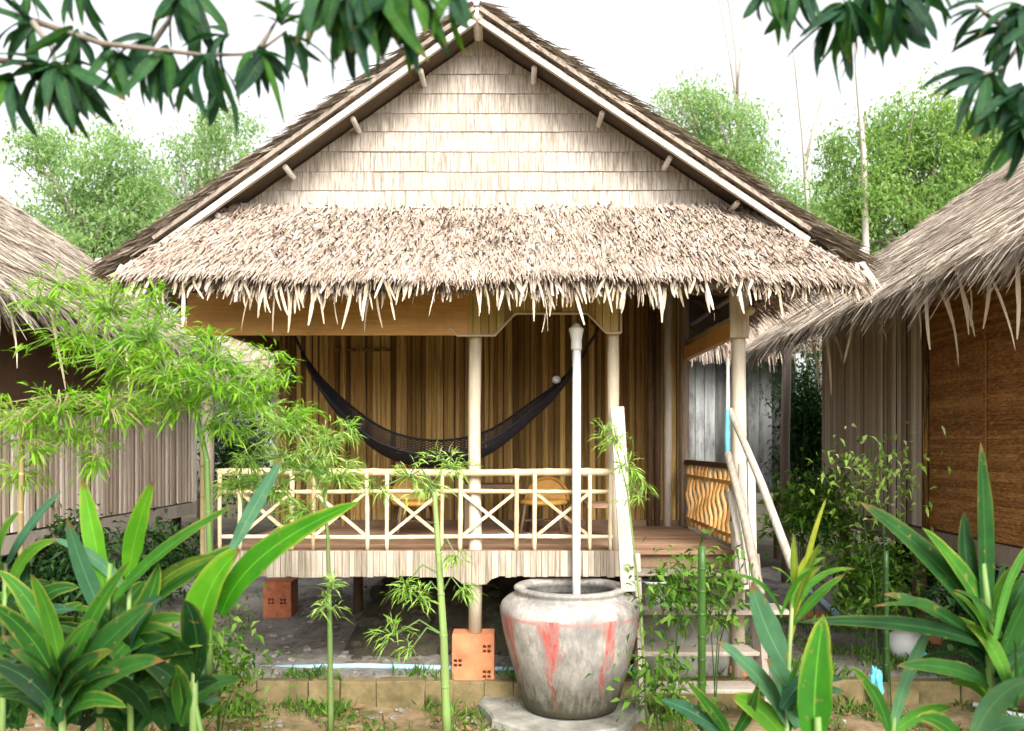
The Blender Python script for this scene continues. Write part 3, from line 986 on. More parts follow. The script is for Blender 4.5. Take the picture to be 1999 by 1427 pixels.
# =================================================================== NEIGHBOUR HUTS
def side_hut(sg, ex, far, near, ridge_x, wall_x, wall_far, label, weave_from=None, ez=3.2, half=None):
    h = thing('bamboo_hut', (ridge_x, (far + near) / 2, TERR), label, 'hut', 'thatched bamboo huts')
    slope = 0.70
    rz = ez + abs(ridge_x - ex) * slope
    off = wloc(h)
    rf = slab([(ridge_x, near, rz - 0.03), (ridge_x, far, rz - 0.03), (ex + sg * 0.1, far, ez + 0.04), (ex + sg * 0.1, near, ez + 0.04)], 0.14, 'roof', M['thatch_under'], h)
    ox = ridge_x + (ridge_x - ex)
    slab([(ridge_x, near, rz - 0.03), (ox, near, ez), (ox, far, ez), (ridge_x, far, rz - 0.03)], 0.14, 'roof_slope', M['thatch_under'], rf)
    D = V3((ex - ridge_x, 0, ez - rz))
    dl = float(np.linalg.norm(D))
    D /= dl
    nr = V3((-sg * abs(D[2]), 0, abs(D[0])))
    U = V3((0, 1, 0))
    parts = [roof_plane_thatch((ridge_x, near, rz - 0.02), U, D, nr, far - near, dl, 30000, length=(0.18, 0.4), width=(0.006, 0.016), lift=(0.0, 0.04), course=0.11, yaw=0.12)]
    n = 700
    d = RNG.random(n) * dl
    base = V3((ridge_x, far - 0.05, rz - 0.05)) + D * d[:, None] + nr * RNG.uniform(-0.08, 0.04, n)[:, None]
    dirs = D * 0.8 + U * RNG.uniform(0, 0.6, n)[:, None] + nr * RNG.uniform(-0.1, 0.2, n)[:, None]
    parts.append(strands(base, dirs, np.tile(nr, (n, 1)), RNG.uniform(0.15, 0.4, n), RNG.uniform(0.012, 0.028, n), RNG.uniform(0, 0.05, n), RNG.uniform(0, 0.1, n)))
    v, q, r = merge(parts)
    put('thatch', np_mesh('side_thatch', v, q, r, off), rf, M['thatch_grey'], 'stuff')
    A = V3((ex, near, ez))
    v, q, r = merge([eave_fringe(A, U, D, nr, far - near, 3600, length=(0.14, 0.34), droop=(0.04, 0.22), width=(0.008, 0.022), inset=0.26, lo=0.07)])
    put('eave_thatch', np_mesh('side_eave', v, q, r, off), rf, M['thatch_grey'], 'stuff')
    # long loose leaves that dangle from the eave
    for k in range(26):
        y = random.uniform(near + 0.2, far - 0.2)
        o = put('thatch_leaf', random.choice(hang), rf)
        o.location = Vector((ex - sg * 0.06, y, ez - 0.05)) - off
        o.scale = (random.uniform(0.1, 0.2), 0.3, random.uniform(0.3, 0.75))
        o.rotation_euler = (random.uniform(-0.2, 0.2), random.uniform(-0.1, 0.1), random.uniform(0.6, 2.5))
    for k in range(4):
        x = ex + sg * (0.25 + 0.5 * k)
        z = ez + abs(x - ex) * slope - 0.17
        MB().tube([(x, near - 0.05, z), (x, far + 0.12, z)], 0.032, 7).build('purlin', M['grey_wood'], h, smooth=True)
    for k in range(6):
        y = near + 0.3 + k * (far - near - 0.6) / 5
        MB().tube([(ex + sg * 0.1, y, ez - 0.14), (ridge_x, y, rz - 0.28)], 0.03, 7).build('rafter', M['grey_wood'], h, smooth=True)
    fz = 1.28
    wl_ = MB().box((wall_x + sg * 0.03, near + 0.4, fz - 0.1), (wall_x + sg * 0.07, wall_far, 3.5)).build('wall', M['dark_wood'], h)
    y = near + 0.4 if weave_from is None else weave_from
    while y < wall_far:
        w = random.uniform(0.075, 0.11)
        o = put('bamboo_slat', random.choice(side_slats), wl_)
        o.location = Vector((wall_x + random.uniform(-0.006, 0.006), y + w / 2, fz)) - off
        o.scale = (w * 0.97, 0.06, 0.80 if half is None or y > half else 0.37)  # dark backing bared above short slats stands in for the unlit interior
        o.rotation_euler = (0, 0, -sg * math.pi / 2)
        y += w
    if weave_from is not None:
        z = fz
        while z < 3.6:
            hh = random.uniform(0.030, 0.042)
            b = MB()
            yy = np.linspace(near + 0.4, weave_from - 0.03, 30)
            for i, yv_ in enumerate(yy):
                o_ = 0.004 * math.sin(i * 1.1 + z * 40)
                for zz in (z, z + hh - 0.0015):
                    b.v.append((wall_x - 0.012 * 0 + o_, yv_, zz + 0.004 * math.sin(yv_ * 3 + z * 9)))
            b.f = [(2 * i, 2 * i + 1, 2 * i + 3, 2 * i + 2) for i in range(29)]
            b.build('bamboo_strip', M['weave'], wl_)
            z += hh
        for yb in (near + 0.9, near + 1.8, near + 2.7):
            MB().bar((wall_x - sg * 0.016, yb, fz), (wall_x - sg * 0.016, yb, 3.5), 0.03, 0.014, up=(1, 0, 0)).build('batten', M['weave'], wl_)
        MB().tube([(wall_x - sg * 0.02, weave_from - 0.01, fz), (wall_x - sg * 0.02, weave_from - 0.01, 3.6)], 0.03, 7).build('wall_pole', M['slat_brown'], wl_, smooth=True)
    MB().box((wall_x + sg * 0.07, wall_far - 0.06, fz - 0.1), (ridge_x + (ridge_x - wall_x), wall_far - 0.03, 3.6)).build('end_wall', M['slat_brown'], h)
    MB().box((min(wall_x - sg * 0.02, ridge_x * 2 - wall_x), near + 0.3, fz - 0.17), (max(wall_x - sg * 0.02, ridge_x * 2 - wall_x), wall_far + 0.05, fz - 0.02)).build('floor', M['grey_wood'], h)
    for k in range(4):
        y = near + 0.6 + k * (wall_far - near - 0.8) / 3
        MB().tube([(wall_x + sg * 0.15, y, 0.1), (wall_x + sg * 0.15, y, fz - 0.16)], 0.06, 8).build('post', M['dark_wood'], h, smooth=True)
    return h


side_slats = []
for k in range(3):
    me = base_slats[k].copy()
    me.materials.clear()
    me.materials.append(M['slat_weather'])
    side_slats.append(me)
side_hut(1, 2.95, 10.4, 3.6, 6.4, 3.65, 9.57, 'thatched hut cut off by the right edge, with an orange woven bamboo wall', 7.2, 3.24)
side_hut(-1, -3.8, 11.0, 4.2, -7.0, -4.15, 10.7, 'thatched hut cut off by the left edge, its weathered slat wall half hidden by bamboo', half=8.3)


def rear_hut(x0, x1, Y, label, ztop, zb=0.75):
    h = thing('bamboo_hut', ((x0 + x1) / 2, Y, TERR), label, 'hut', 'thatched bamboo huts')
    off = wloc(h)
    wl_ = MB().box((x0, Y + 0.02, zb), (x1, Y + 2.2, ztop - 0.1)).build('wall', M['dark_wood'], h)
    x = x0
    while x < x1:
        w = random.uniform(0.14, 0.22)
        MB().box((x, Y - random.uniform(0, 0.012), zb), (min(x + w - 0.008, x1), Y + 0.018, ztop)).build('plank', M['slat_grey'], wl_)
        x += w
    a0, a1 = x0 - 0.5, x1 + 0.5
    rf = slab([(a0, Y - 0.5, ztop - 0.05), (a1, Y - 0.5, ztop - 0.05), (a1, Y + 1.6, ztop + 1.5), (a0, Y + 1.6, ztop + 1.5)], 0.12, 'roof', M['thatch_under'], h)
    slab([(a0, Y + 1.6, ztop + 1.5), (a1, Y + 1.6, ztop + 1.5), (a1, Y + 3.7, ztop - 0.05), (a0, Y + 3.7, ztop - 0.05)], 0.12, 'roof_slope', M['thatch_under'], rf)
    D = V3((0, -2.1, -1.55))
    dl = float(np.linalg.norm(D))
    D /= dl
    nr = V3((0, D[2], -D[1]))
    parts = [roof_plane_thatch((a0, Y + 1.6, ztop + 1.5), V3((1, 0, 0)), D, nr, a1 - a0, dl, 5000, width=(0.015, 0.03)),
             eave_fringe((a0, Y - 0.5, ztop - 0.06), V3((1, 0, 0)), D, nr, a1 - a0, 700, width=(0.015, 0.03), length=(0.15, 0.35), droop=(0.1, 0.3))]
    v, q, r = merge(parts)
    put('thatch', np_mesh('rear_thatch', v, q, r, off), rf, M['thatch_pale'], 'stuff')
    for px in (x0 + 0.2, x1 - 0.2):
        MB().tube([(px, Y + 0.3, 0.1), (px, Y + 0.3, zb + 0.02)], 0.06, 7).build('post', M['dark_wood'], h)


rear_hut(2.55, 4.5, 13.0, 'small grey plank hut standing farther back, between the middle and the right hut', 3.65, 1.25)
rear_hut(-5.6, -3.9, 14.0, 'small grey plank hut farther back, seen through bamboo leaves left of the verandah', 3.4, 1.2)
p = P(1535, 955, 11.0)
o = MB().tube([(p.x, 11, mound(p.x, 11) - 0.05), (p.x - 0.02, 11, 2.0), (p.x + 0.01, 11, 3.35)], [0.07, 0.062, 0.06], 9).build('timber_post', M['grey_wood'], smooth=True)
tag(o, 'pale grey timber post standing in the dark gap beside the right hut', 'post')

# =================================================================== THINGS ON AND ROUND THE VERANDAH
# hammock
hp = [(575, 655), (618, 738), (680, 812), (755, 868), (850, 888), (950, 866), (1040, 800), (1102, 742), (1165, 648)]
YH = 7.4
hpts = [P(a, b, YH) for a, b in hp]
ham = thing('hammock', hpts[4], 'black net hammock slung across the verandah in front of the slat wall', 'hammock')
hx = np.array([p.x for p in hpts])
hz = np.array([p.z for p in hpts])
tk = np.linspace(0, 1, len(hp))


def hcurve(t):
    # smooth interpolation through the sag points
    t = min(max(t, 0), 1) * (len(hp) - 1)
    i = min(int(t), len(hp) - 2)
    f = t - i
    g = lambda a, k: a[min(max(k, 0), len(hp) - 1)]
    def cr(a):
        p0, p1, p2, p3 = g(a, i - 1), g(a, i), g(a, i + 1), g(a, i + 2)
        return 0.5 * (2 * p1 + (p2 - p0) * f + (2 * p0 - 5 * p1 + 4 * p2 - p3) * f * f + (3 * p1 - p0 - 3 * p2 + p3) * f ** 3)
    return cr(hx), cr(hz)


nb = MB()
NS = 58
for s in range(NS):
    fam = 1 if s % 2 else -1
    v0 = -1 + 2 * (s // 2) / (NS // 2 - 1)
    pts = []
    for i in range(57):
        t = 0.07 + 0.86 * i / 56
        x, z = hcurve(t)
        env = math.sin(math.pi * (t - 0.05) / 0.9) ** 0.8 if 0.05 < t < 0.95 else 0
        v = max(-1, min(1, v0 + fam * 0.07 * math.sin(i * math.pi / 2.0)))
        pts.append((x + 0.01 * v * math.sin(i), YH + v * 0.30 * env, z - 0.02 + env * 0.18 * (abs(v) ** 1.7 - 0.5) + 0.06 * v * env))
    nb.tube(pts, 0.0052, 4, cap=False)
nb.build('net', M['net'], ham)
for side, v in ((-1, -1), (1, 1)):
    pts = []
    for i in range(30):
        t = 0.05 + 0.9 * i / 29
        x, z = hcurve(t)
        env = math.sin(math.pi * (t - 0.05) / 0.9) ** 0.8 if 0.05 < t < 0.95 else 0
        pts.append((x, YH + v * 0.30 * env, z - 0.02 + env * 0.18 * 0.5 + 0.06 * v * env))
    nb2 = MB().tube(pts, 0.011, 6).build('edge_cord', M['net'], ham, smooth=True)
for a, b, c in ((0.0, 0.08, (-2.05, 7.4, 3.22)), (1.0, 0.92, (px2x(1180, 7.4), 7.4, 3.25))):
    xa, za = hcurve(a)
    xb, zb = hcurve(b)
    MB().tube([c, (xa, YH, za), (xb, YH, zb)], 0.014, 7).build('rope', M['net'], ham, smooth=True)
q = P(1086, 741, YH - 0.05)
MB().lathe(q - Vector((0, 0, 0.035)), [(0.012, 0), (0.034, 0.012), (0.04, 0.035), (0.03, 0.058), (0.01, 0.068)], 12).build('clip', M['pvc'], ham, smooth=True)
MB().tube([(2.0 - 4.12, 6.5, 3.22), (2.0 - 4.12, 8.3, 3.22)], 0.04, 7).build('hanging_pole', M['dark_wood'], hut)
MB().tube([(px2x(1180, 7.4), 6.5, 3.26), (px2x(1180, 7.4), 8.3, 3.26)], 0.04, 7).build('hanging_pole', M['dark_wood'], hut)


# rattan chairs with round backs
def chair(px, Y, top, label, rot):
    x = px2x(px, Y)
    c = thing('rattan_chair', (x, Y, FZ + 0.004), label, 'chair', 'rattan chairs on the verandah')
    off = Vector((x, Y, FZ + 0.004))
    h = top - off.z
    R = Matrix.Rotation(rot, 4, 'Z')
    W = lambda a, b, z: off + (R @ Vector((a, b, z)))
    arch = [W(0.20 * math.cos(t), 0.17 + 0.05 * math.sin(t), 0.30 + (h - 0.30) * math.sin(t)) for t in [math.pi * k / 14 for k in range(15)]]
    MB().tube(arch, 0.018, 8).build('back_frame', M['rattan'], c, smooth=True)
    b = MB()
    n = len(arch)
    b.v = [tuple(p) for p in arch] + [tuple(p + R.to_3x3() @ Vector((0, 0.015, 0))) for p in arch]
    b.f = [tuple(range(n)), tuple(range(2 * n - 1, n - 1, -1))] + [(i, i + 1, n + i + 1, n + i) for i in range(n - 1)]
    b.build('backrest', M['rattan'], c)
    MB().lathe(W(0, 0, 0.27), [(0.19, 0), (0.215, 0.01), (0.22, 0.03), (0.2, 0.045)], 20).build('seat', M['rattan'], c, smooth=True)
    for sx in (-1, 1):
        for sy in (-1, 1):
            MB().tube([W(sx * 0.15, sy * 0.14, 0.28), W(sx * 0.19, sy * 0.18, 0.0)], 0.015, 7).build('leg', M['dark_wood'], c, smooth=True)
    MB().tube([W(-0.17, 0.16, 0.12), W(0.17, -0.16, 0.12)], 0.010, 6).build('stretcher', M['dark_wood'], c)
    MB().tube([W(0.17, 0.16, 0.13), W(-0.17, -0.16, 0.13)], 0.010, 6).build('stretcher', M['dark_wood'], c)


chair(812, 7.5, P(0, 928, 7.5).z, 'orange rattan chair with a round back, left of the middle post behind the railing', 0.25)
chair(1062, 7.6, P(0, 934, 7.6).z, 'orange rattan chair with a round back, right of the middle post behind the railing', -0.2)
tb = thing('dark_filler_table', (px2x(960, 7.8), 7.8, FZ + 0.004), 'low wooden table added for darkness between the two rattan chairs', 'table')  # table put in to darken the space between the chairs
ox_, oz_ = tb.location.x, tb.location.z
MB().box((ox_ - 0.27, 7.6, oz_ + 0.42), (ox_ + 0.27, 8.0, oz_ + 0.455)).build('table_top', M['dark_wood'], tb)
for sx in (-1, 1):
    for yy in (7.63, 7.95):
        MB().box((ox_ + sx * 0.23 - 0.02, yy, oz_), (ox_ + sx * 0.23 + 0.02, yy + 0.04, oz_ + 0.418)).build('leg', M['dark_wood'], tb)
bx = thing('stool', (px2x(1178, 7.3), 7.3, FZ + 0.004), 'small brown wooden stool at the right end of the front railing', 'stool')
ox_ = bx.location.x
MB().box((ox_ - 0.16, 7.15, oz_ + 0.27), (ox_ + 0.16, 7.45, oz_ + 0.31), 0.004).build('seat', M['floor'], bx)
for sx in (-1, 1):
    MB().box((ox_ + sx * 0.13 - 0.015, 7.18, oz_), (ox_ + sx * 0.13 + 0.015, 7.42, oz_ + 0.268)).build('leg', M['floor'], bx)

# ------------------------------------------------------------------ water jar
JX, JY, JZ = px2x(1113, 6.1), 6.1, 0.065


def jar_mat():
    m, nt, bs = new_mat('glazed_jar')
    tc = nd(nt, 'ShaderNodeTexCoord')
    sp = nd(nt, 'ShaderNodeSeparateXYZ')
    nt.links.new(tc.outputs['Object'], sp.inputs[0])
    ang = mth(nt, 'ARCTAN2', sp.outputs[0], mth(nt, 'MULTIPLY', sp.outputs[1], -1))     # 0 towards -Y
    z = sp.outputs[2]
    big = noise(nt, coords(nt, (1, 1, 1), False), 5, 6, 0.65)
    fine = noise(nt, coords(nt, (1, 1, 0.25), False), 30, 6, 0.75)
    streak = noise(nt, coords(nt, (1, 1, 0.08), False), 16, 4, 0.6)
    base = ramp(nt, mth(nt, 'ADD', mth(nt, 'MULTIPLY', big, 0.5), mth(nt, 'MULTIPLY', fine, 0.5)), [(0.34, (0.11, 0.10, 0.088)), (0.5, (0.27, 0.245, 0.218)), (0.64, (0.45, 0.41, 0.37))])
    # dull grey blotches on the belly
    blot = ramp(nt, noise(nt, coords(nt, (1, 1, 0.7), False), 3.2, 5, 0.6), [(0.5, (0, 0, 0)), (0.66, (1, 1, 1))])
    base = mixc(nt, mth(nt, 'MULTIPLY', blot, 0.75), base, (0.15, 0.145, 0.135))
    # red paint: a band under the shoulder and runs from it
    tot = None
    runs = [(-0.36, 0.20, 0.26), (0.52, 0.14, 0.20), (-1.12, 0.17, 0.36), (1.28, 0.18, 0.30), (2.1, 0.1, 0.3), (-2.0, 0.12, 0.4), (2.9, 0.09, 0.3)]
    for a, w, zl in runs:
        d = mth(nt, 'ABSOLUTE', mth(nt, 'SUBTRACT', mth(nt, 'ADD', ang, mth(nt, 'MULTIPLY', mth(nt, 'SUBTRACT', streak, 0.5), 0.55)), a))
        zz = mth(nt, 'SUBTRACT', z, mth(nt, 'MULTIPLY', mth(nt, 'SUBTRACT', big, 0.5), 0.35))
        taper = nd(nt, 'ShaderNodeMapRange')
        taper.inputs[1].default_value = zl - 0.2
        taper.inputs[2].default_value = 0.72
        taper.inputs[3].default_value = w * 0.15
        taper.inputs[4].default_value = w
        nt.links.new(zz, taper.inputs[0])
        s = mth(nt, 'SUBTRACT', 1.0, mth(nt, 'DIVIDE', d, taper.outputs[0]), clamp=True)
        s = mth(nt, 'MULTIPLY', mth(nt, 'POWER', s, 0.5), mth(nt, 'GREATER_THAN', zz, zl - 0.18))
        s = mth(nt, 'MULTIPLY', s, mth(nt, 'LESS_THAN', z, 0.725))
        tot = s if tot is None else mth(nt, 'MAXIMUM', tot, s)
    band = mth(nt, 'SUBTRACT', 1.0, mth(nt, 'DIVIDE', mth(nt, 'ABSOLUTE', mth(nt, 'SUBTRACT', z, 0.705)), 0.022), clamp=True)
    band = mth(nt, 'MULTIPLY', band, 0.65)
    tot = mth(nt, 'MAXIMUM', tot, band)
    wear = ramp(nt, fine, [(0.40, (0.1, 0.1, 0.1)), (0.56, (1, 1, 1))])
    col = mixc(nt, mth(nt, 'MULTIPLY', tot, wear, clamp=True), base, (0.40, 0.055, 0.04))
    # moss and damp at the foot
    lo = nd(nt, 'ShaderNodeMapRange')
    lo.inputs[1].default_value = 0.40
    lo.inputs[2].default_value = 0.06
    nt.links.new(mth(nt, 'SUBTRACT', z, mth(nt, 'MULTIPLY', mth(nt, 'SUBTRACT', fine, 0.5), 0.9)), lo.inputs[0])
    col = mixc(nt, mth(nt, 'MULTIPLY', mth(nt, 'POWER', lo.outputs[0], 0.75), 0.96), col, (0.035, 0.033, 0.014))
    nt.links.new(col, bs.inputs['Base Color'])
    bs.inputs['Roughness'].default_value = 0.7
    bump(nt, bs, fine, 0.35, 0.01)
    return m


jar = thing('water_jar', (JX, JY, JZ), 'big pale clay water jar with red paint runs, standing before the verandah', 'jar')
prof = [(0.30, 0.0), (0.345, 0.015), (0.365, 0.07), (0.40, 0.20), (0.455, 0.40), (0.50, 0.58), (0.518, 0.69), (0.522, 0.735), (0.508, 0.775), (0.470, 0.81), (0.425, 0.835), (0.405, 0.842), (0.405, 0.858), (0.418, 0.872), (0.418, 0.888), (0.402, 0.898), (0.36, 0.896), (0.335, 0.885), (0.33, 0.86), (0.36, 0.83), (0.43, 0.76), (0.44, 0.70)]
MB().lathe((JX, JY, JZ), prof, 64, 0.003).build('jar_body', jar_mat(), jar, smooth=True)
MB().lathe((JX, JY, JZ), [(0.432, 0.765), (0.43, 0.77)], 40).build('water', M['water'], jar)
b = MB()
k = 26
rr = [0.60 + 0.05 * math.sin(3 * t) + 0.03 * math.sin(7 * t + 1) + random.uniform(-0.015, 0.015) for t in [2 * math.pi * i / k for i in range(k)]]
for zz, sc in ((-0.05, 1.02), (0.045, 1.0), (0.062, 0.97)):
    for i in range(k):
        t = 2 * math.pi * i / k
        b.v.append((JX - 0.06 + rr[i] * sc * math.cos(t), JY - 0.03 + 0.9 * rr[i] * sc * math.sin(t), zz))
for j in range(2):
    for i in range(k):
        b.f.append((j * k + i, j * k + (i + 1) % k, (j + 1) * k + (i + 1) % k, (j + 1) * k + i))
b.f.append(tuple(2 * k + i for i in range(k)))
o = b.build('stone_slab', M['concrete'])
tag(o, 'flat rough concrete slab under the big water jar', 'slab')

# white pipe with a cap
pp = thing('white_pipe', (px2x(1124, 6.36), 6.3, 0.0), 'upright white plastic pipe with a flared cap behind the water jar', 'pipe')
pxx = pp.location.x
zt = P(0, 678, 6.3).z
yp_ = 6.68 - 0.38
MB().tube([(pxx, yp_, 0.0), (pxx, yp_, 1.5), (pxx + 0.003, yp_, zt)], 0.032, 14).build('tube', M['pvc'], pp, smooth=True)
MB().lathe((pxx, yp_, zt - 0.02), [(0.040, 0), (0.043, 0.02), (0.040, 0.07), (0.052, 0.13), (0.058, 0.15), (0.058, 0.165), (0.045, 0.172), (0.03, 0.19), (0.012, 0.205)], 18).build('cap', M['pvc'], pp, smooth=True)


# hollow bricks
def brick_block(name, x0, x1, y0, y1, z0, z1, holes, label, mat, group=None):
    t = thing(name, ((x0 + x1) / 2, (y0 + y1) / 2, z0), label, 'brick', group)
    xs_, zs_ = {x0, x1}, {z0, z1}
    cells = []
    for (fx, fz_) in holes:                     # centre of a group of 2 x 2 cores
        for dx in (-1, 1):
            for dz in (-1, 1):
                cx, cz = x0 + (x1 - x0) * fx + dx * 0.018, z0 + (z1 - z0) * fz_ + dz * 0.018
                cells.append((cx - 0.012, cx + 0.012, cz - 0.012, cz + 0.012))
    for c in cells:
        xs_ |= {c[0], c[1]}
        zs_ |= {c[2], c[3]}
    X, Z = sorted(xs_), sorted(zs_)
    b = MB()
    for i in range(len(X) - 1):
        for j in range(len(Z) - 1):
            mx, mz = (X[i] + X[i + 1]) / 2, (Z[j] + Z[j + 1]) / 2
            n = len(b.v)
            if any(c[0] < mx < c[1] and c[2] < mz < c[3] for c in cells):
                for yy in (y0, y0 + 0.06):
                    b.v += [(X[i], yy, Z[j]), (X[i + 1], yy, Z[j]), (X[i + 1], yy, Z[j + 1]), (X[i], yy, Z[j + 1])]
                b.f += [(n + 4, n + 5, n + 6, n + 7)] + [(n + k, n + (k + 1) % 4, n + 4 + (k + 1) % 4, n + 4 + k) for k in range(4)]
            else:
                b.v += [(X[i], y0, Z[j]), (X[i + 1], y0, Z[j]), (X[i + 1], y0, Z[j + 1]), (X[i], y0, Z[j + 1])]
                b.f.append((n, n + 1, n + 2, n + 3))
    n = len(b.v)
    b.v += [(x0, y0, z0), (x1, y0, z0), (x1, y1, z0), (x0, y1, z0), (x0, y0, z1), (x1, y0, z1), (x1, y1, z1), (x0, y1, z1)]
    b.f += [(n, n + 3, n + 2, n + 1), (n + 4, n + 5, n + 6, n + 7), (n + 1, n + 2, n + 6, n + 5), (n + 2, n + 3, n + 7, n + 6), (n + 3, n, n + 4, n + 7)]
    me = bpy.data.meshes.new('block')
    off = wloc(t)
    me.from_pydata([tuple(Vector(p) - off) for p in b.v], [], b.f)
    bm = bmesh.new()
    bm.from_mesh(me)
    bmesh.ops.remove_doubles(bm, verts=bm.verts, dist=0.0005)
    bmesh.ops.recalc_face_normals(bm, faces=bm.faces)
    bm.to_mesh(me)
    bm.free()
    o = put('block', me, t, mat)
    bv = o.modifiers.new('bevel', 'BEVEL')
    bv.width = 0.008
    bv.segments = 2
    bv.limit_method = 'ANGLE'
    return t


brick_block('hollow_brick', px2x(883, 6.42), px2x(965, 6.42), 6.40, 6.60, TERR - 0.02, P(0, 1237, 6.42).z, [(0.82, 0.68), (0.13, 0.38), (0.82, 0.14)], 'orange hollow brick block under the foot of the middle post', M['terracotta'])
brick_block('hollow_brick', px2x(514, 8.9), px2x(568, 8.9), 8.9, 9.2, mound(-2.6, 8.95) - 0.04, P(0, 1136, 8.9).z, [(0.28, 0.5), (0.72, 0.5)], 'worn red brick block on the grey soil under the hut, far left', M['terracotta_dark'])
for (px, py, Y, w, lab) in ((1452, 1243, 6.5, 0.22, 'red brick on the ground behind the stair treads'), (1700, 1092, 8.4, 0.3, 'red brick lying by the right hut, among weeds'), (1812, 1135, 7.6, 0.2, 'small red brick in the shade under the right hut'), (1584, 1090, 8.6, 0.24, 'dark red brick in the weeds right of the stair handrail')):
    q = P(px, py, Y)
    zz = max(mound(q.x, q.y), TERR)
    b = MB().box((-w / 2, -0.06, 0), (w / 2, 0.06, 0.09), 0.004)
    o = b.build('brick', M['terracotta'] if w < 0.25 else M['terracotta_dark'], bevel=0.006)
    o.location = (q.x, Y, zz - 0.01)
    o.rotation_euler = (0, 0, random.uniform(-0.5, 0.5))
    tag(o, lab, 'brick')
# make the risers of earth behind the stairs, grey bucket
MB().box((px2x(1250, 6.55), 6.5, 0.1), (px2x(1440, 6.55), 6.62, P(0, 1196, 6.5).z), 0.01).build('riser', M['concrete'], st, bevel=0.01)
bk = thing('bucket', P(1277, 1184, 6.36), 'grey plastic bucket standing behind the top stair tread', 'bucket')
off = bk.location
hb = P(0, 1132, 6.36).z - off.z
MB().lathe(off, [(0.085, 0), (0.095, 0.01), (0.112, hb - 0.02), (0.12, hb - 0.015), (0.12, hb), (0.105, hb), (0.09, 0.02)], 20).build('pail', M['bucket'], bk, smooth=True)
MB().tube([off + Vector((0.118 * math.cos(t), -0.02, hb - 0.02 - 0.09 * math.sin(t))) for t in [math.pi * k / 10 for k in range(11)]], 0.004, 6).build('handle', M['bucket'], bk)
MB().box((off.x - 0.2, 6.22, off.z - 0.035), (off.x + 1.0, 6.5, off.z - 0.001)).build('tread', M['grey_wood'], st)

# pipes and litter
o = MB().tube([P(455, 1306, 6.75) - Vector((0, 0, 0)), (px2x(700, 6.7), 6.72, TERR + 0.015), (px2x(1010, 6.6), 6.62, TERR + 0.012), (1.2, 6.6, TERR + 0.02)], 0.022, 9).build('water_pipe', M['blue_pvc'], smooth=True)
tag(o, 'pale blue water pipe lying along the edge of the terrace', 'pipe', )
o = MB().tube([P(1555, 1132, 11.0), P(1600, 1170, 9.6), P(1648, 1212, 8.4)], 0.035, 9).build('water_pipe', M['blue_pvc'], smooth=True)
tag(o, 'short bluish white pipe slanting down right of the stairs', 'pipe')
o = MB().tube([P(1900, 1375, 6.25), P(1965, 1392, 6.1), P(2060, 1412, 5.9)], 0.022, 9).build('water_pipe', M['pvc'], smooth=True)
tag(o, 'thin white pipe on the ground in the lower right corner', 'pipe')
o = MB().tube([P(1421, 700, 6.36), P(1420, 905, 6.34)], 0.013, 8).build('strip', M['pvc'])
tag(o, 'thin white plastic strip tied along the right verandah post', 'strip')
o = MB().tube([P(1420, 800, 6.33), P(1420, 850, 6.325), P(1421, 892, 6.33)], [0.012, 0.02, 0.018], 8).build('hanging_cloth', M['teal'])
tag(o, 'teal rag hanging on the right verandah post', 'cloth')


def bag(px, py, Y, sx, sz, label):
    q = P(px, py, Y)
    me = bpy.data.meshes.new('plastic_bag')
    bm = bmesh.new()
    bmesh.ops.create_icosphere(bm, subdivisions=3, radius=1)
    for v in bm.verts:
        n = v.co.normalized()
        k = 1 + 0.3 * math.sin(5 * n.x + 3 * n.z + px) * math.sin(6 * n.y + 2 * n.z) + random.uniform(-0.12, 0.12)
        v.co = Vector((n.x * sx * k, n.y * sx * 0.7 * k, n.z * sz * k))
    bm.to_mesh(me)
    bm.free()
    o = put('plastic_bag', me, None, M['teal'])
    o.location = q
    tag(o, label, 'bag', 'teal plastic bags')


bag(1710, 1338, 6.28, 0.05, 0.13, 'narrow crumpled teal plastic bag hanging low among the right-hand leaves')
bag(1805, 1296, 6.62, 0.10, 0.08, 'round crumpled teal plastic bag beside the white pot')
wp = MB().lathe(P(1768, 1288, 7.0), [(0.07, 0), (0.13, 0.06), (0.155, 0.14), (0.135, 0.21), (0.085, 0.25), (0.02, 0.26)], 24).build('pot', M['white_glaze'], smooth=True)
tag(wp, 'white rounded pot half hidden by the leaves at right', 'pot')
bt = thing('bottle', P(270, 1300, 6.75), 'white bottle with ochre ends tilted among the left-hand leaves', 'bottle')
a, b = P(243, 1312, 6.75), P(304, 1242, 6.75)
d = (b - a)
MB().tube([a + d * 0.22, a + d * 0.78], 0.075, 16).build('bottle_body', M['white_glaze'], bt, smooth=True)
MB().tube([a, a + d * 0.06, a + d * 0.219], [0.045, 0.07, 0.075], 16).build('bottle_base', M['label_yellow'], bt, smooth=True)
MB().tube([a + d * 0.781, a + d * 0.94, b], [0.075, 0.066, 0.038], 16).build('cap', M['label_yellow'], bt, smooth=True)

# =================================================================== TREES BEHIND
def crown_pts(ells, Y, n_clump, n_leaf, depth=1.0):
    pos, tone = [], []
    tot = sum(e[2] * e[3] for e in ells)
    tips = []
    for (cx, cy, rx, ry) in ells:
        m = max(4, int(n_clump * rx * ry / tot))
        for k in range(m):
            while True:
                a, b, c = (random.uniform(-1, 1) for _ in range(3))
                if a * a + b * b + c * c < 1:
                    break
            q = P(cx + a * rx, cy + b * ry, Y) + Vector((0, c * depth * rx / FPX * Y, 0))
            tips.append(q)
            s = random.uniform(0.12, 0.30)
            pos.append(RNG.normal(0, 1, (n_leaf, 3)) * np.array([s, s, s * 0.7]) + np.array(q))
            tone.append(np.full(n_leaf, random.random()))
    return np.concatenate(pos), tips, np.concatenate(tone)


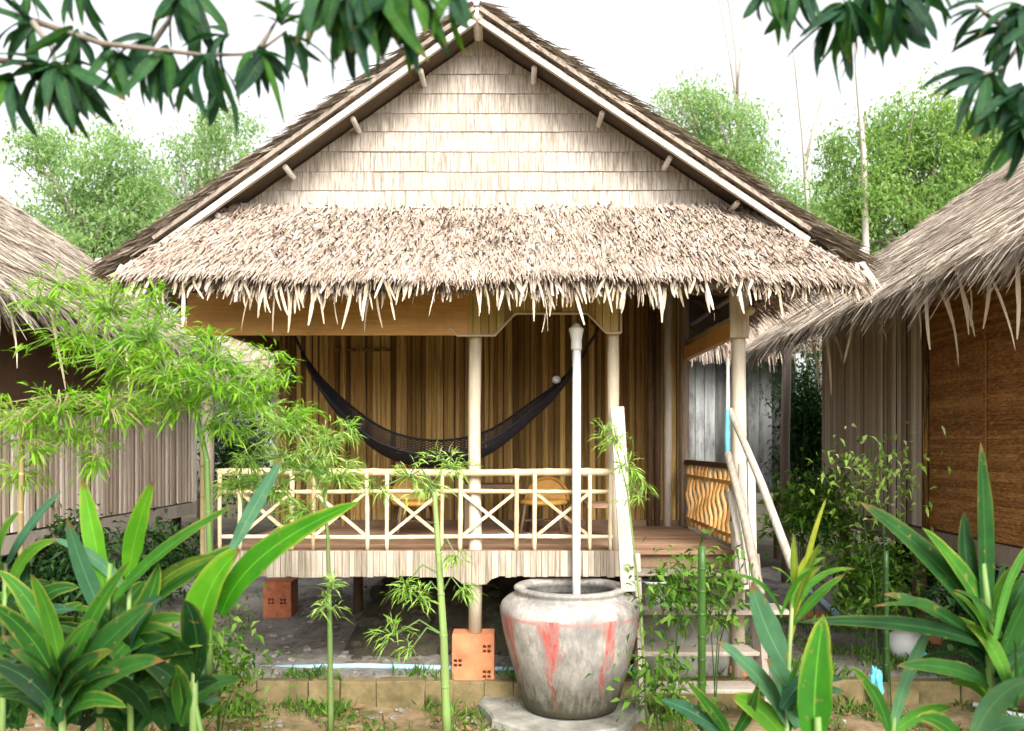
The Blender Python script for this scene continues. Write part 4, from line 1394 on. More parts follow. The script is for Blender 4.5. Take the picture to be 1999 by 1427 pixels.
def tree(ells, Y, trunk_px, label, mat, n_clump=130, n_leaf=60, size=(0.05, 0.15)):
    x = px2x(trunk_px, Y)
    t = thing('tree', (x, Y, TERR), label, 'tree', 'leafy trees behind the huts')
    pos, tips, tone = crown_pts(ells, Y, int(n_clump * 2.7), n_leaf)
    n = len(pos)
    dirs = RNG.normal(0, 1, (n, 3)) + np.array([0, 0, -0.3])
    v, q, r = leaf_cloud(pos, dirs, RNG.uniform(*size, n), RNG.uniform(size[0] * 0.45, size[1] * 0.45, n))
    r = 0.45 * r + 0.55 * np.repeat(tone, 2)
    put('crown', np_mesh('crown', v, q, r, t.location), t, mat, 'stuff')
    zmid = sum(p.z for p in tips) / len(tips)
    fork = Vector((x, Y, max(2.2, zmid - 1.6)))
    MB().tube([(x, Y, TERR - 0.1), (x + 0.05, Y, fork.z * 0.5), fork], [0.2, 0.15, 0.11], 9).build('trunk', M['bark'], t, smooth=True)
    lm = MB()
    for p in random.sample(tips, min(26, len(tips))):
        mid = fork.lerp(p, 0.55) + Vector((random.uniform(-0.2, 0.2), random.uniform(-0.2, 0.2), random.uniform(0.05, 0.4)))
        lm.tube([fork, mid, p], [0.06, 0.035, 0.012], 6)
    lm.build('limbs', M['bark'], t, smooth=True, kind='stuff')


tree([(215, 330, 95, 85), (120, 420, 75, 60), (260, 430, 80, 75), (75, 300, 55, 45), (200, 500, 110, 60)], 17, 200, 'leafy green tree above the roof of the left hut', M['tree_leaf_glare'], 120, 60)
tree([(420, 300, 80, 70), (450, 240, 50, 40), (360, 380, 70, 60), (330, 460, 70, 60)], 20, 400, 'pale thin-leaved tree beside the left slope of the middle roof', M['tree_leaf_glare'], 70, 55)
tree([(1345, 220, 75, 55), (1430, 280, 75, 75), (1470, 360, 60, 70), (1390, 330, 60, 60), (1530, 430, 60, 50)], 20, 1440, 'pale green tree just over the right slope of the middle roof', M['tree_leaf_glare'], 110, 60)
tree([(1790, 255, 90, 80), (1690, 330, 90, 90), (1850, 320, 110, 85), (1940, 260, 70, 60), (1770, 410, 130, 80), (1900, 400, 100, 80), (1660, 440, 60, 60)], 17, 1800, 'large dense green tree above the roof of the right hut', M['tree_leaf'], 200, 62)
tree([(1590, 400, 55, 60), (1640, 460, 80, 50), (1560, 460, 60, 40), (1720, 490, 70, 40)], 21, 1600, 'low green tree in the dip between the middle and right roofs', M['tree_leaf_glare'], 80, 60)


def bare(name, lines, Y, px, label):
    t = thing(name, (px2x(px, Y), Y, TERR), label, 'tree', 'bare trees behind the huts')
    for i, (nm, pts, r0, r1) in enumerate(lines):
        n = len(pts)
        MB().tube([P(a, b, Y + (k * 0.2 if i else 0)) for k, (a, b) in enumerate(pts)], [r0 + (r1 - r0) * k / (n - 1) for k in range(n)], 7).build(nm, M['bark_pale'], t, smooth=True)


bare('bare_tree', [('trunk', [(1452, 1050), (1450, 480), (1446, 330), (1440, 210)], 0.10, 0.05), ('limb', [(1440, 215), (1425, 110), (1405, 0), (1385, -120)], 0.032, 0.012), ('limb', [(1441, 215), (1436, 100), (1420, -10), (1400, -120)], 0.032, 0.012), ('limb', [(1446, 250), (1465, 130), (1482, 0), (1490, -120)], 0.032, 0.012), ('limb', [(1440, 180), (1450, 60), (1444, -60)], 0.03, 0.012)], 20, 1452, 'bare thin tree with forked pale stems right of the roof peak')
bare('bare_tree', [('trunk', [(1580, 1050), (1578, 420), (1568, 270), (1552, 120), (1540, 20)], 0.075, 0.014), ('limb', [(1572, 320), (1590, 240), (1605, 190), (1618, 110)], 0.04, 0.012)], 20, 1580, 'slender bare tree leaning left between the two roofs')
bare('bare_tree', [('trunk', [(1694, 1050), (1690, 480), (1686, 300), (1674, 160), (1668, 60)], 0.09, 0.02), ('limb', [(1684, 260), (1696, 200), (1702, 150)], 0.03, 0.012)], 16.4, 1694, 'straight pale bare trunk in front of the dense right tree')


def shrub(px, py, rx, ry, Y, n, label, mat, size=(0.06, 0.13), name='shrub'):
    c = P(px, py, Y)
    gz = max(TERR, 0) if Y > 6.4 else 0.0
    t = thing(name, (c.x, Y, gz), label, 'shrub')
    pos = []
    for k in range(max(6, n // 50)):
        q = c + Vector((random.gauss(0, 0.5) * rx / FPX * Y, random.gauss(0, 0.4) * rx / FPX * Y * 0.7, random.gauss(0, 0.5) * ry / FPX * Y))
        q.z = max(q.z, gz + 0.06)
        pos.append(RNG.normal(0, 1, (50, 3)) * 0.13 + np.array(q))
    pos = np.concatenate(pos)
    pos[:, 2] = np.maximum(pos[:, 2], gz + 0.02)
    m = len(pos)
    v, q, r = leaf_cloud(pos, RNG.normal(0, 1, (m, 3)) + np.array([0, 0, 0.2]), RNG.uniform(*size, m), RNG.uniform(size[0] * 0.35, size[1] * 0.4, m))
    put('foliage', np_mesh('foliage', v, q, r, t.location), t, mat, 'stuff')
    b = MB()
    for k in range(3):
        e = c + Vector((random.uniform(-1, 1) * rx / FPX * Y, random.uniform(-0.3, 0.3), random.uniform(-0.6, 0.8) * ry / FPX * Y))
        b.tube([(c.x + random.uniform(-0.1, 0.1), Y, gz - 0.03), ((c.x + e.x) / 2, Y, (gz + e.z) / 2 + 0.1), tuple(e)], [0.005, 0.004, 0.002], 5)
    b.build('stems', M['culm_dark'], t, kind='stuff')


shrub(1575, 860, 45, 130, 12.0, 6000, 'dark shrub added as shadow in the gap beside the right hut wall', M['shrub_leaf'])  # dense dark leaves stand in for the shadow in this gap
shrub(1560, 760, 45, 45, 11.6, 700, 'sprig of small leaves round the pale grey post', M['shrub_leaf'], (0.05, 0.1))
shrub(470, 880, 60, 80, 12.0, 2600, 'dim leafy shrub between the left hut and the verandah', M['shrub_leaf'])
shrub(1590, 1000, 55, 50, 7.9, 1500, 'leafy green weed bush by the corner of the right hut', M['weed'], (0.06, 0.12))
shrub(1310, 1160, 20, 22, 5.75, 200, 'bright green weed growing through the stair treads', M['weed'], (0.06, 0.11))
shrub(1400, 1150, 22, 25, 5.7, 260, 'bright green weed behind the cut bamboo stake', M['weed'], (0.06, 0.11))
shrub(1700, 1130, 80, 60, 6.8, 1500, 'tangle of small green weeds in front of the right hut', M['weed'], (0.05, 0.11))
shrub(1285, 1330, 24, 30, 5.5, 300, 'small weed growing at the right foot of the water jar', M['weed'], (0.05, 0.11))
shrub(430, 1290, 28, 45, 5.0, 500, 'brownish green weed right of the broad left-hand leaves', M['weed'], (0.05, 0.1))
shrub(1930, 1190, 80, 60, 6.3, 2200, 'dark undergrowth added to deepen the shade below the right hut floor', M['shrub_leaf'])  # leaves also darken the ground as shadow under the hut floor
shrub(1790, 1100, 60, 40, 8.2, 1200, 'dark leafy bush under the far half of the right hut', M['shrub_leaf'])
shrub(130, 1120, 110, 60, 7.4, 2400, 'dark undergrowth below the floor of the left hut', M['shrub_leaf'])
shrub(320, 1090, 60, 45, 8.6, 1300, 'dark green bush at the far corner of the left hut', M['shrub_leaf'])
shrub(1720, 920, 80, 50, 6.3, 300, 'thin pale sprigs in front of the right hut slat wall', M['bamboo_leaf_pale'], (0.05, 0.09))

# =================================================================== BAMBOO
def bamboo(name, stem, r0, r1, Y, clusters, label, mat, culm, per=130, ln=(0.05, 0.12), cat='bamboo', group=None):
    """stem: pixel points from the ground up; clusters: (px, py, rx, ry, Y)"""
    pts = [P(a, b, Y) for a, b in stem]
    t = thing(name, pts[0], label, cat, group)
    fine = []
    for i in range(len(pts) - 1):
        for k in range(4):
            fine.append(pts[i].lerp(pts[i + 1], k / 4))
    fine.append(pts[-1])
    n = len(fine)
    rs = [r0 + (r1 - r0) * k / (n - 1) for k in range(n)]
    MB().tube(fine, rs, 9).build('culm', culm, t, smooth=True)
    nodes = MB()
    for k in range(2, n - 1, 2):
        d = (fine[k + 1] - fine[k]).normalized()
        nodes.tube([fine[k] - d * 0.006, fine[k], fine[k] + d * 0.006], [rs[k] * 1.02, rs[k] * 1.18, rs[k] * 1.02], 9, cap=False)
    nodes.build('node_rings', culm, t, smooth=True, kind='stuff')
    tw = MB()
    P_, D_, T_ = [], [], []
    for (cx, cy, rx, ry, yy) in clusters:
        m = max(8, int(per * 2.6 * rx * ry / 4000))
        c = P(cx, cy, yy)
        ct = random.random()
        root = min(fine, key=lambda p: (p - c).length)
        sub = []
        for k in range(max(4, m // 12)):
            e = c + Vector((random.uniform(-1, 1) * rx / FPX * yy, random.uniform(-1, 1) * rx * 0.8 / FPX * yy, random.uniform(-1, 1) * ry / FPX * yy))
            e0 = c + (e - c) * 0.05
            mid = e0.lerp(e, 0.5) + Vector((0, 0, 0.04))
            tw.tube([e0, mid, e], [0.004, 0.003, 0.0015], 4, cap=False)
            sub.append((e0, mid, e))
        b2 = root.lerp(c, 0.5) + Vector((0, 0, 0.10))
        tw.tube([root, b2, c], [0.007, 0.006, 0.004], 5, cap=False)
        for k in range(m):
            e0, mid, e = random.choice(sub)
            f = random.random()
            q = e0.lerp(mid, f * 2) if f < 0.5 else mid.lerp(e, f * 2 - 1)
            d = (e - e0).normalized() * 0.8 + Vector((random.gauss(0, 0.55), random.gauss(0, 0.55), random.gauss(-0.1, 0.4)))
            P_.append(q + Vector((random.gauss(0, 0.015), random.gauss(0, 0.015), random.gauss(0, 0.015))))
            D_.append(d)
            T_.append(ct)
    tw.build('twigs', culm, t, kind='stuff')
    n = len(P_)
    v, q, r = leaf_cloud(np.array(P_), np.array(D_), RNG.uniform(*ln, n), RNG.uniform(0.007, 0.013, n), fold=0.2, droop=0.2)
    r = 0.6 * r + 0.4 * np.repeat(np.array(T_), 2)
    put('foliage', np_mesh('foliage', v, q, r, wloc(t)), t, mat, 'stuff')


Yb = 4.5
bamboo('bamboo_plant', [(408, 1330), (410, 1100), (404, 900), (380, 790), (290, 715), (190, 610), (90, 535)], 0.020, 0.005, Yb,
       [(120, 560, 75, 28, 4.5), (215, 610, 95, 50, 4.5), (150, 665, 95, 45, 4.6), (290, 660, 90, 55, 4.4), (250, 720, 110, 45, 4.5), (330, 730, 90, 50, 4.3), (420, 700, 80, 50, 4.4), (300, 590, 40, 40, 4.4), (420, 760, 90, 45, 4.3), (500, 735, 80, 40, 4.5), (540, 775, 35, 18, 4.5), (350, 800, 80, 40, 4.4), (430, 830, 60, 40, 4.5), (470, 780, 70, 45, 4.5), (560, 745, 50, 18, 4.5), (400, 660, 50, 20, 4.5), (530, 700, 60, 16, 4.6), (70, 590, 60, 30, 4.6), (560, 820, 60, 30, 4.5)],
       'bright lime green bamboo arching over the front of the left hut', M['bamboo_leaf'], M['culm'], 105, group='young bamboo before the huts')
bamboo('bamboo_plant', [(45, 1330), (40, 1000), (44, 850), (70, 800), (150, 790), (240, 800)], 0.018, 0.004, 4.4,
       [(40, 830, 60, 40, 4.4), (120, 800, 90, 40, 4.4), (210, 800, 90, 40, 4.4), (60, 880, 60, 30, 4.4), (280, 810, 60, 30, 4.5), (40, 930, 50, 40, 4.5), (140, 850, 80, 25, 4.5), (190, 900, 40, 40, 4.5)],
       'low spread of green bamboo on a brown stem by the left hut wall', M['bamboo_leaf'], M['culm_brown'], 150, group='young bamboo before the huts')
bamboo('bamboo_plant', [(646, 1440), (644, 1240), (640, 1050), (630, 930)], 0.021, 0.008, 5.2,
       [(560, 840, 80, 30, 5.2), (640, 870, 60, 40, 5.2), (520, 800, 60, 25, 5.2), (470, 950, 70, 35, 5.2), (560, 900, 60, 30, 5.2), (600, 915, 90, 35, 5.2), (530, 960, 70, 40, 5.2), (680, 840, 35, 22, 5.2), (655, 940, 60, 35, 5.2), (645, 1190, 26, 30, 5.1), (650, 1150, 22, 20, 5.1), (480, 900, 50, 35, 5.2), (600, 1000, 60, 30, 5.2)],
       'slim bamboo stem left of the water jar, leafing over the railing', M['bamboo_leaf_pale'], M['culm'], 140, group='young bamboo before the huts')
bamboo('bamboo_plant', [(873, 1440), (866, 1240), (856, 1080), (848, 960)], 0.031, 0.016, 5.4,
       [(800, 930, 60, 30, 5.4), (880, 915, 55, 35, 5.4), (830, 960, 60, 25, 5.4), (790, 1145, 40, 22, 5.3), (820, 1170, 40, 25, 5.3), (890, 1085, 35, 22, 5.3), (770, 1240, 40, 25, 5.3), (800, 1270, 30, 18, 5.3), (740, 955, 40, 25, 5.4), (900, 1150, 25, 25, 5.3)],
       'thick green bamboo stem beside the water jar with leaves at the rail', M['bamboo_leaf_pale'], M['culm'], 110, group='young bamboo before the huts')
bamboo('bamboo_plant', [(1262, 1400), (1250, 1180), (1225, 960), (1200, 860)], 0.010, 0.004, 5.7,
       [(1205, 860, 45, 30, 5.7), (1225, 920, 45, 40, 5.7), (1250, 970, 35, 30, 5.7), (1180, 840, 30, 15, 5.7)],
       'thin pale bamboo shoot leafing in front of the stair plank', M['bamboo_leaf_pale'], M['culm'], 100, group='young bamboo before the huts')


def stake(px, t, b, Y, r, mat, label):
    a, c = P(px, b, Y), P(px, t, Y)
    s = thing('bamboo_stake', a, label, 'stake')
    n = 9
    pts = [a.lerp(c, k / (n - 1)) for k in range(n)]
    MB().tube(pts, [r] * n, 10).build('culm', mat, s, smooth=True)
    rg = MB()
    for k in range(1, n - 1):
        d = Vector((0, 0, 0.008))
        rg.tube([pts[k] - d, pts[k], pts[k] + d], [r * 1.02, r * 1.2, r * 1.02], 10, cap=False)
    rg.build('node_rings', mat, s, smooth=True, kind='stuff')


stake(1370, 1066, 1420, 4.9, 0.024, M['culm_dark'], 'dark green cut bamboo stake in front of the stairs')
stake(1729, 1075, 1330, 5.0, 0.017, M['culm_dark'], 'thin dark bamboo stake among the right-hand leaves')
stake(395, 850, 1330, 5.0, 0.014, M['culm_brown'], 'thin brown bamboo stake left of the verandah railing')

# =================================================================== BROAD-LEAVED PLANTS
def blade(p0, p1, p2, width, face, n=12, fold=0.22, wave=0.04):
    """leaf with a midrib along a bezier; face: direction the upper side looks"""
    me_v, uv = [], []
    face = Vector(face).normalized()
    ph = random.uniform(0, 6)
    for i in range(n + 1):
        t = i / n
        c = p0 * (1 - t) ** 2 + p1 * 2 * t * (1 - t) + p2 * t * t
        d = ((p1 - p0) * (1 - t) + (p2 - p1) * t).normalized()
        s = d.cross(face)
        if s.length < 0.1:
            s = d.cross(Vector((0.3, 0.2, 1)))
        s.normalize()
        nr = s.cross(d)
        w = width * 0.5 * (math.sin(math.pi * min(1, (t * 0.95 + 0.03)) ** 0.85) ** 0.68) * (1 if t < 0.999 else 0.05)
        nl = 1 + 0.05 * math.sin(t * 23 + ph) - (random.uniform(0.1, 0.35) if random.random() < 0.05 else 0)
        for j, u in enumerate((-1, -0.5, 0, 0.5, 1)):
            z = abs(u) * fold * w + wave * w * math.sin(t * 11 + ph + u * 2.0) * abs(u)
            me_v.append(c + s * (u * w * (nl if u > 0 else 1)) + nr * z)
            uv.append((0.5 + u / 2, t))
    fs = []
    for i in range(n):
        for j in range(4):
            a = i * 5 + j
            fs.append((a, a + 1, a + 6, a + 5))
    return me_v, fs, uv


def leaf_obj(name, parent, p0, p1, p2, width, mat, face=None, fold=0.22, n=12):
    if face is None:
        face = (random.uniform(-0.4, 0.4), -1, random.uniform(0.3, 0.9))
    vs, fs, uv = blade(p0, p1, p2, width, face, n=n, fold=fold)
    off = wloc(parent)
    me = bpy.data.meshes.new(name)
    me.from_pydata([tuple(v - off) for v in vs], [], fs)
    lay = me.uv_layers.new(name='UVMap')
    for li, l in enumerate(me.loops):
        lay.data[li].uv = uv[l.vertex_index]
    me.polygons.foreach_set('use_smooth', [True] * len(fs))
    return put(name, me, parent, mat)


def plant(base, stems, leaves, label, Y, extra=(), cat='plant', group='broad-leaved plants in the foreground'):
    """stems: pixel polylines; leaves: (base, ctrl, tip, width px, material, depth change at the tip)"""
    b = P(base[0], base[1], Y)
    b.z = 0.0
    t = thing('ginger_plant', b, label, cat, group)
    for pts, r in stems:
        pp_ = [P(a, c, Y) for a, c in pts]
        pp_ = [Vector((pp_[0].x, Y, -0.03))] + pp_
        MB().tube(pp_, [r] + [r * (1 - 0.5 * k / len(pts)) for k in range(len(pts))], 8).build('stem', M['culm'], t, smooth=True)
    for lf in leaves:
        (a, c, e, w, mt) = lf[:5]
        dy = lf[5] if len(lf) > 5 else random.uniform(-0.25, 0.1)
        p0, p1, p2 = P(*a, Y), P(*c, Y + dy * 0.4), P(*e, Y + dy)
        leaf_obj('leaf', t, p0, p1, p2, w * 0.98 / FPX * Y, M[mt])
    for (cx, cy, n, spread, ln, wd, mts) in extra:
        for k in range(n):
            a = random.uniform(-spread, spread)
            L = random.uniform(*ln)
            x0, y0 = cx + random.uniform(-22, 22), cy + random.uniform(-40, 30)
            tipx, tipy = x0 + L * math.sin(a), y0 - L * math.cos(a)
            mx_, my_ = x0 + 0.5 * L * math.sin(a * 0.5), y0 - 0.62 * L * math.cos(a * 0.5)
            dy = random.uniform(-0.35, 0.5)
            p0 = P(x0, y0, Y + random.uniform(-0.1, 0.2))
            leaf_obj('leaf', t, p0, P(mx_, my_, Y + dy * 0.4), P(tipx, tipy + L * 0.15, Y + dy), random.uniform(*wd) / FPX * Y, M[random.choice(mts)])
    return t


G, GB, GD, GL, GY = 'ginger', 'ginger_bright', 'ginger_dark', 'ginger_blue', 'ginger_yellow'
plant((195, 1427), [([(195, 1400), (205, 1250), (215, 1100)], 0.016), ([(255, 1400), (250, 1250), (255, 1090)], 0.014)],
      [((205, 1160), (185, 1050), (160, 932), 44, GB), ((250, 1130), (262, 1030), (300, 938), 40, GB), ((215, 1180), (300, 1070), (460, 985), 32, G, -0.2), ((262, 1190), (330, 1100), (425, 1085), 30, GY), ((250, 1160), (200, 1080), (100, 1050), 24, GL),
       ((240, 1210), (330, 1130), (470, 1060), 40, G, 0.2), ((215, 1230), (160, 1120), (130, 1010), 34, GL), ((220, 1290), (300, 1180), (310, 1100), 40, G)],
      'tall ginger plant at left with two upright bright leaves', 3.6, [(225, 1330, 24, 1.1, (120, 220), (30, 50), (G, GD, GD, GL)), (270, 1400, 14, 1.2, (90, 170), (30, 46), (GD, GD, G))])
plant((380, 1427), [([(378, 1400), (380, 1300)], 0.018), ([(392, 1427), (372, 1330)], 0.012)],
      [((385, 1320), (375, 1150), (470, 1072), 82, GB, -0.15), ((432, 1200), (470, 1070), (705, 978), 52, GB, -0.1), ((375, 1320), (345, 1230), (300, 1235), 60, GD), ((375, 1330), (400, 1240), (360, 1170), 60, GD), ((450, 1080), (500, 980), (552, 893), 30, 'ginger_blue', 0.3)],
      'ginger plant with one very broad leaf and one long arching leaf', 3.5, [(360, 1390, 10, 0.9, (80, 150), (34, 52), (GD, GD, G))])
plant((120, 1440), [([(122, 1420), (120, 1290)], 0.014)],
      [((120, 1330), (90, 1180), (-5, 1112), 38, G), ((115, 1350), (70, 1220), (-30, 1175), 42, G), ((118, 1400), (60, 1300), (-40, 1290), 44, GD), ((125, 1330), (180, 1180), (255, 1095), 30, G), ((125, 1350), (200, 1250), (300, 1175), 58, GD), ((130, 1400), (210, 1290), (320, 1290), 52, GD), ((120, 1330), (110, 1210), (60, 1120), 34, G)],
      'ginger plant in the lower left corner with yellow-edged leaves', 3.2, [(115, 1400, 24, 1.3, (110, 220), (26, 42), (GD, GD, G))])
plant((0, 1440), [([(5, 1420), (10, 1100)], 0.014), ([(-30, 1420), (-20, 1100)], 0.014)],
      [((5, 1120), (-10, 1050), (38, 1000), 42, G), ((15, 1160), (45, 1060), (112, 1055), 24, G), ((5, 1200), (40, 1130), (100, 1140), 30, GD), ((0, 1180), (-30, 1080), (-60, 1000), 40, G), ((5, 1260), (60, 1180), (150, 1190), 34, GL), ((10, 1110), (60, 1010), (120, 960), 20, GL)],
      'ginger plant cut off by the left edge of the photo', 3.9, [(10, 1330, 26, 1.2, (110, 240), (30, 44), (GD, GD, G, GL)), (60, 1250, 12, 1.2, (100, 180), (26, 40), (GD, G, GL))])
plant((200, 1480), [],
      [((200, 1400), (150, 1300), (60, 1260), 40, GD)],
      'dense clump of dark leaves low at the left behind the tall ginger plants', 4.3,
      [(30, 1400, 26, 1.2, (120, 240), (30, 46), (GD, GD, G)), (140, 1400, 26, 1.2, (120, 240), (30, 46), (GD, GD, G)), (250, 1420, 24, 1.2, (110, 220), (30, 46), (GD, GD, G)), (340, 1430, 20, 1.1, (90, 180), (28, 42), (GD, GD, GL))])
plant((1600, 1470), [([(1598, 1460), (1596, 1400)], 0.016)],
      [((1590, 1470), (1585, 1330), (1608, 1200), 66, GB, 0.1)],
      'single upright bright green leaf blade at the bottom right', 3.0)
plant((1530, 1440), [([(1535, 1420), (1540, 1290), (1548, 1150)], 0.012)],
      [((1535, 1300), (1490, 1230), (1466, 1135), 56, GL), ((1540, 1420), (1500, 1320), (1398, 1250), 42, GL), ((1560, 1420), (1545, 1340), (1495, 1285), 54, GL), ((1530, 1440), (1480, 1370), (1425, 1358), 46, G), ((1545, 1250), (1575, 1060), (1614, 970), 13, GY, 0.1), ((1548, 1200), (1570, 1120), (1600, 1060), 16, GY), ((1548, 1220), (1590, 1160), (1650, 1120), 18, G), ((1548, 1180), (1555, 1100), (1548, 1040), 12, GY)],
      'ginger plant with blue-green leaves in front of the stairs', 3.6, [(1530, 1420, 8, 1.2, (80, 150), (22, 38), (GL, G)), (1545, 1200, 8, 0.9, (80, 170), (8, 15), (G, GY))])
plant((1930, 1440), [([(1935, 1400), (1930, 1200), (1918, 1100)], 0.018)],
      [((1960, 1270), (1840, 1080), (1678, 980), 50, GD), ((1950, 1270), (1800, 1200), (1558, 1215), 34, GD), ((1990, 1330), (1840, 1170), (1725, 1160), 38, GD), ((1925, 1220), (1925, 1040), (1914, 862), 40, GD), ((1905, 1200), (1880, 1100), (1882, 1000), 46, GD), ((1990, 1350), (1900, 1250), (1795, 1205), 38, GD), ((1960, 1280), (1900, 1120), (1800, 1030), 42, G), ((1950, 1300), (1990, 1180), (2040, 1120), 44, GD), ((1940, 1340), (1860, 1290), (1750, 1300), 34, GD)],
      'dark strap-leaved plant fanning out at the right edge', 3.3, [(1960, 1370, 12, 1.3, (120, 230), (24, 38), (GD, GD, G)), (1940, 1290, 14, 1.35, (160, 300), (14, 24), (GD, GD, G))])
plant((1740, 1440), [([(1742, 1440), (1745, 1400)], 0.012)],
      [((1740, 1430), (1765, 1310), (1828, 1200), 26, GL, 0.0), ((1735, 1430), (1720, 1350), (1660, 1300), 26, G), ((1745, 1430), (1800, 1380), (1860, 1380), 28, G)],
      'small grey-green plant before the teal bags', 3.4)
plant((1900, 1470), [([(1900, 1470), (1900, 1440)], 0.012)],
      [((1900, 1450), (1930, 1350), (2015, 1325), 44, GL), ((1880, 1460), (1850, 1400), (1790, 1400), 40, G), ((1910, 1450), (1960, 1400), (2020, 1420), 40, GL)],
      'low blue-green leaves in the bottom right corner', 2.9)
plant((1420, 1450), [([(1420, 1450), (1420, 1430)], 0.010)],
      [((1420, 1440), (1360, 1385), (1288, 1365), 34, GL), ((1425, 1440), (1400, 1390), (1340, 1330), 24, G), ((1430, 1440), (1470, 1390), (1480, 1330), 24, G)],
      'low leaves at the bottom edge right of the water jar', 3.6)

# =================================================================== MANGO BRANCHES OVERHEAD
mango_meshes = []
for k in range(14):
    bend = random.choice((0.05, 0.15, 0.25, 0.4, 0.55))
    p0, p1, p2 = Vector((0, 0, 0)), Vector((random.uniform(-0.08, 0.08), 0.5, random.uniform(0.02, 0.16))), Vector((random.uniform(-0.16, 0.16), 1.0, -bend))
    vs, fs, uv = blade(p0, p1, p2, random.uniform(0.15, 0.22), (random.uniform(-0.3, 0.3), 0, 1), n=9, fold=random.uniform(0.1, 0.4), wave=0.14)
    for mt in ('mango', 'mango_bright'):
        me = bpy.data.meshes.new('mango_leaf')
        me.from_pydata([tuple(v) for v in vs], [], fs)
        lay = me.uv_layers.new(name='UVMap')
        for li, l in enumerate(me.loops):
            lay.data[li].uv = uv[l.vertex_index]
        me.polygons.foreach_set('use_smooth', [True] * len(fs))
        me.materials.append(M[mt])
        mango_meshes.append((mt, me))


def mango(label, Y, twigs, clusters, bright=0.0):
    r = P(*twigs[0][0], Y)
    t = thing('mango_branch', r, label, 'branch', 'mango branches hanging overhead')
    off = wloc(t)
    for tw in twigs:
        n = len(tw)
        MB().tube([P(a, b, Y + 0.05 * math.sin(i * 1.3)) for i, (a, b) in enumerate(tw)], [0.011 - 0.007 * i / (n - 1) for i in range(n)], 6).build('twig', M['bark'], t, smooth=True)
    for (cx, cy, n, a0, a1, l0, l1) in clusters:
        c = P(cx, cy, Y)
        for k in range(n + n // 4):
            a = math.radians(a0 + (a1 - a0) * (k + random.random()) / (n + n // 4))
            L = random.uniform(l0, l1) * 1.08 / FPX * Y
            dep = random.uniform(-0.55, 0.55)
            d = Vector((math.cos(a), dep, -math.sin(a))).normalized()
            L *= 1.0 + 0.25 * abs(dep)
            mt = 'mango_bright' if random.random() < bright else 'mango'
            o = put('leaf', random.choice([m for q, m in mango_meshes if q == mt]), t)
            up = Vector((random.uniform(-0.6, 0.6), random.uniform(-1.2, 0.6), 0.8))
            x = d.cross(up).normalized()
            z = x.cross(d).normalized()
            R = Matrix((x, d, z)).transposed().to_4x4()
            o.matrix_local = Matrix.Translation(c - off + Vector((random.uniform(-1, 1), random.uniform(-1, 1), random.uniform(-1, 1))) * 0.012) @ R @ Matrix.Diagonal((L * random.uniform(0.8, 1.25), L * random.uniform(0.75, 1.1), L, 1))


mango('long mango branch with dark hanging leaves across the top left', 2.4,
      [[(-90, -60), (0, 20), (110, 55), (200, 85), (290, 95), (400, 108), (500, 105), (560, 60)], [(60, 40), (100, 90), (110, 130)], [(500, 105), (540, 40)], [(290, 95), (330, 40), (350, -60)], [(-60, 110), (60, 125), (110, 135)]],
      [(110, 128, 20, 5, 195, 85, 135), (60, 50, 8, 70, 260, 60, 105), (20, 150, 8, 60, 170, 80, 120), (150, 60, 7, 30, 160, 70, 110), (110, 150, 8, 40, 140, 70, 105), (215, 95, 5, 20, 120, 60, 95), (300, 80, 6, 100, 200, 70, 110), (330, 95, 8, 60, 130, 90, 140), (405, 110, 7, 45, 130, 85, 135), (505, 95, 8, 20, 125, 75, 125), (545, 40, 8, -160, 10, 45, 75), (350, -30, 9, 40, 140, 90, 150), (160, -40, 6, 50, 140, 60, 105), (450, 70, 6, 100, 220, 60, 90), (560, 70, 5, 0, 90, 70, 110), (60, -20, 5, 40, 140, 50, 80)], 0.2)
mango('bunch of bright mango leaves hanging left of the roof peak', 2.1,
      [[(700, -120), (705, -60), (700, -20)], [(705, -70), (800, -40), (880, -15)], [(702, -60), (640, -30)]],
      [(700, -40, 15, 50, 125, 105, 165), (795, -40, 13, 45, 125, 95, 150), (878, -20, 6, 50, 115, 70, 110), (640, -25, 8, 60, 150, 90, 140), (745, -40, 8, 60, 115, 110, 170)], 0.6)
mango('mango branch with dark leaves hanging at the top right', 2.5,
      [[(1720, -120), (1690, -40), (1650, 10)], [(1690, -40), (1760, -15), (1800, -20)], [(1690, -45), (1560, -40), (1500, -30)]],
      [(1650, 8, 17, 35, 160, 90, 145), (1500, -25, 6, 55, 120, 65, 95), (1750, -15, 9, 15, 110, 90, 130), (1560, -30, 6, 50, 130, 70, 105), (1700, -20, 8, 50, 130, 80, 140), (1810, -25, 4, 20, 90, 60, 80)], 0.25)
mango('mango branch with dark leaves at the far right edge', 2.5,
      [[(2080, -60), (2010, 60), (1960, 130), (1920, 145)], [(2010, 60), (2015, 180), (2005, 250)], [(2000, 70), (1940, 40), (1905, 10)]],
      [(1985, 60, 9, 80, 200, 80, 125), (1925, 142, 11, 50, 185, 85, 120), (1995, 170, 9, 80, 165, 80, 120), (2008, 240, 8, 90, 175, 70, 110), (1990, 15, 8, 60, 190, 80, 120), (1915, 15, 5, 100, 200, 50, 75)], 0.08)

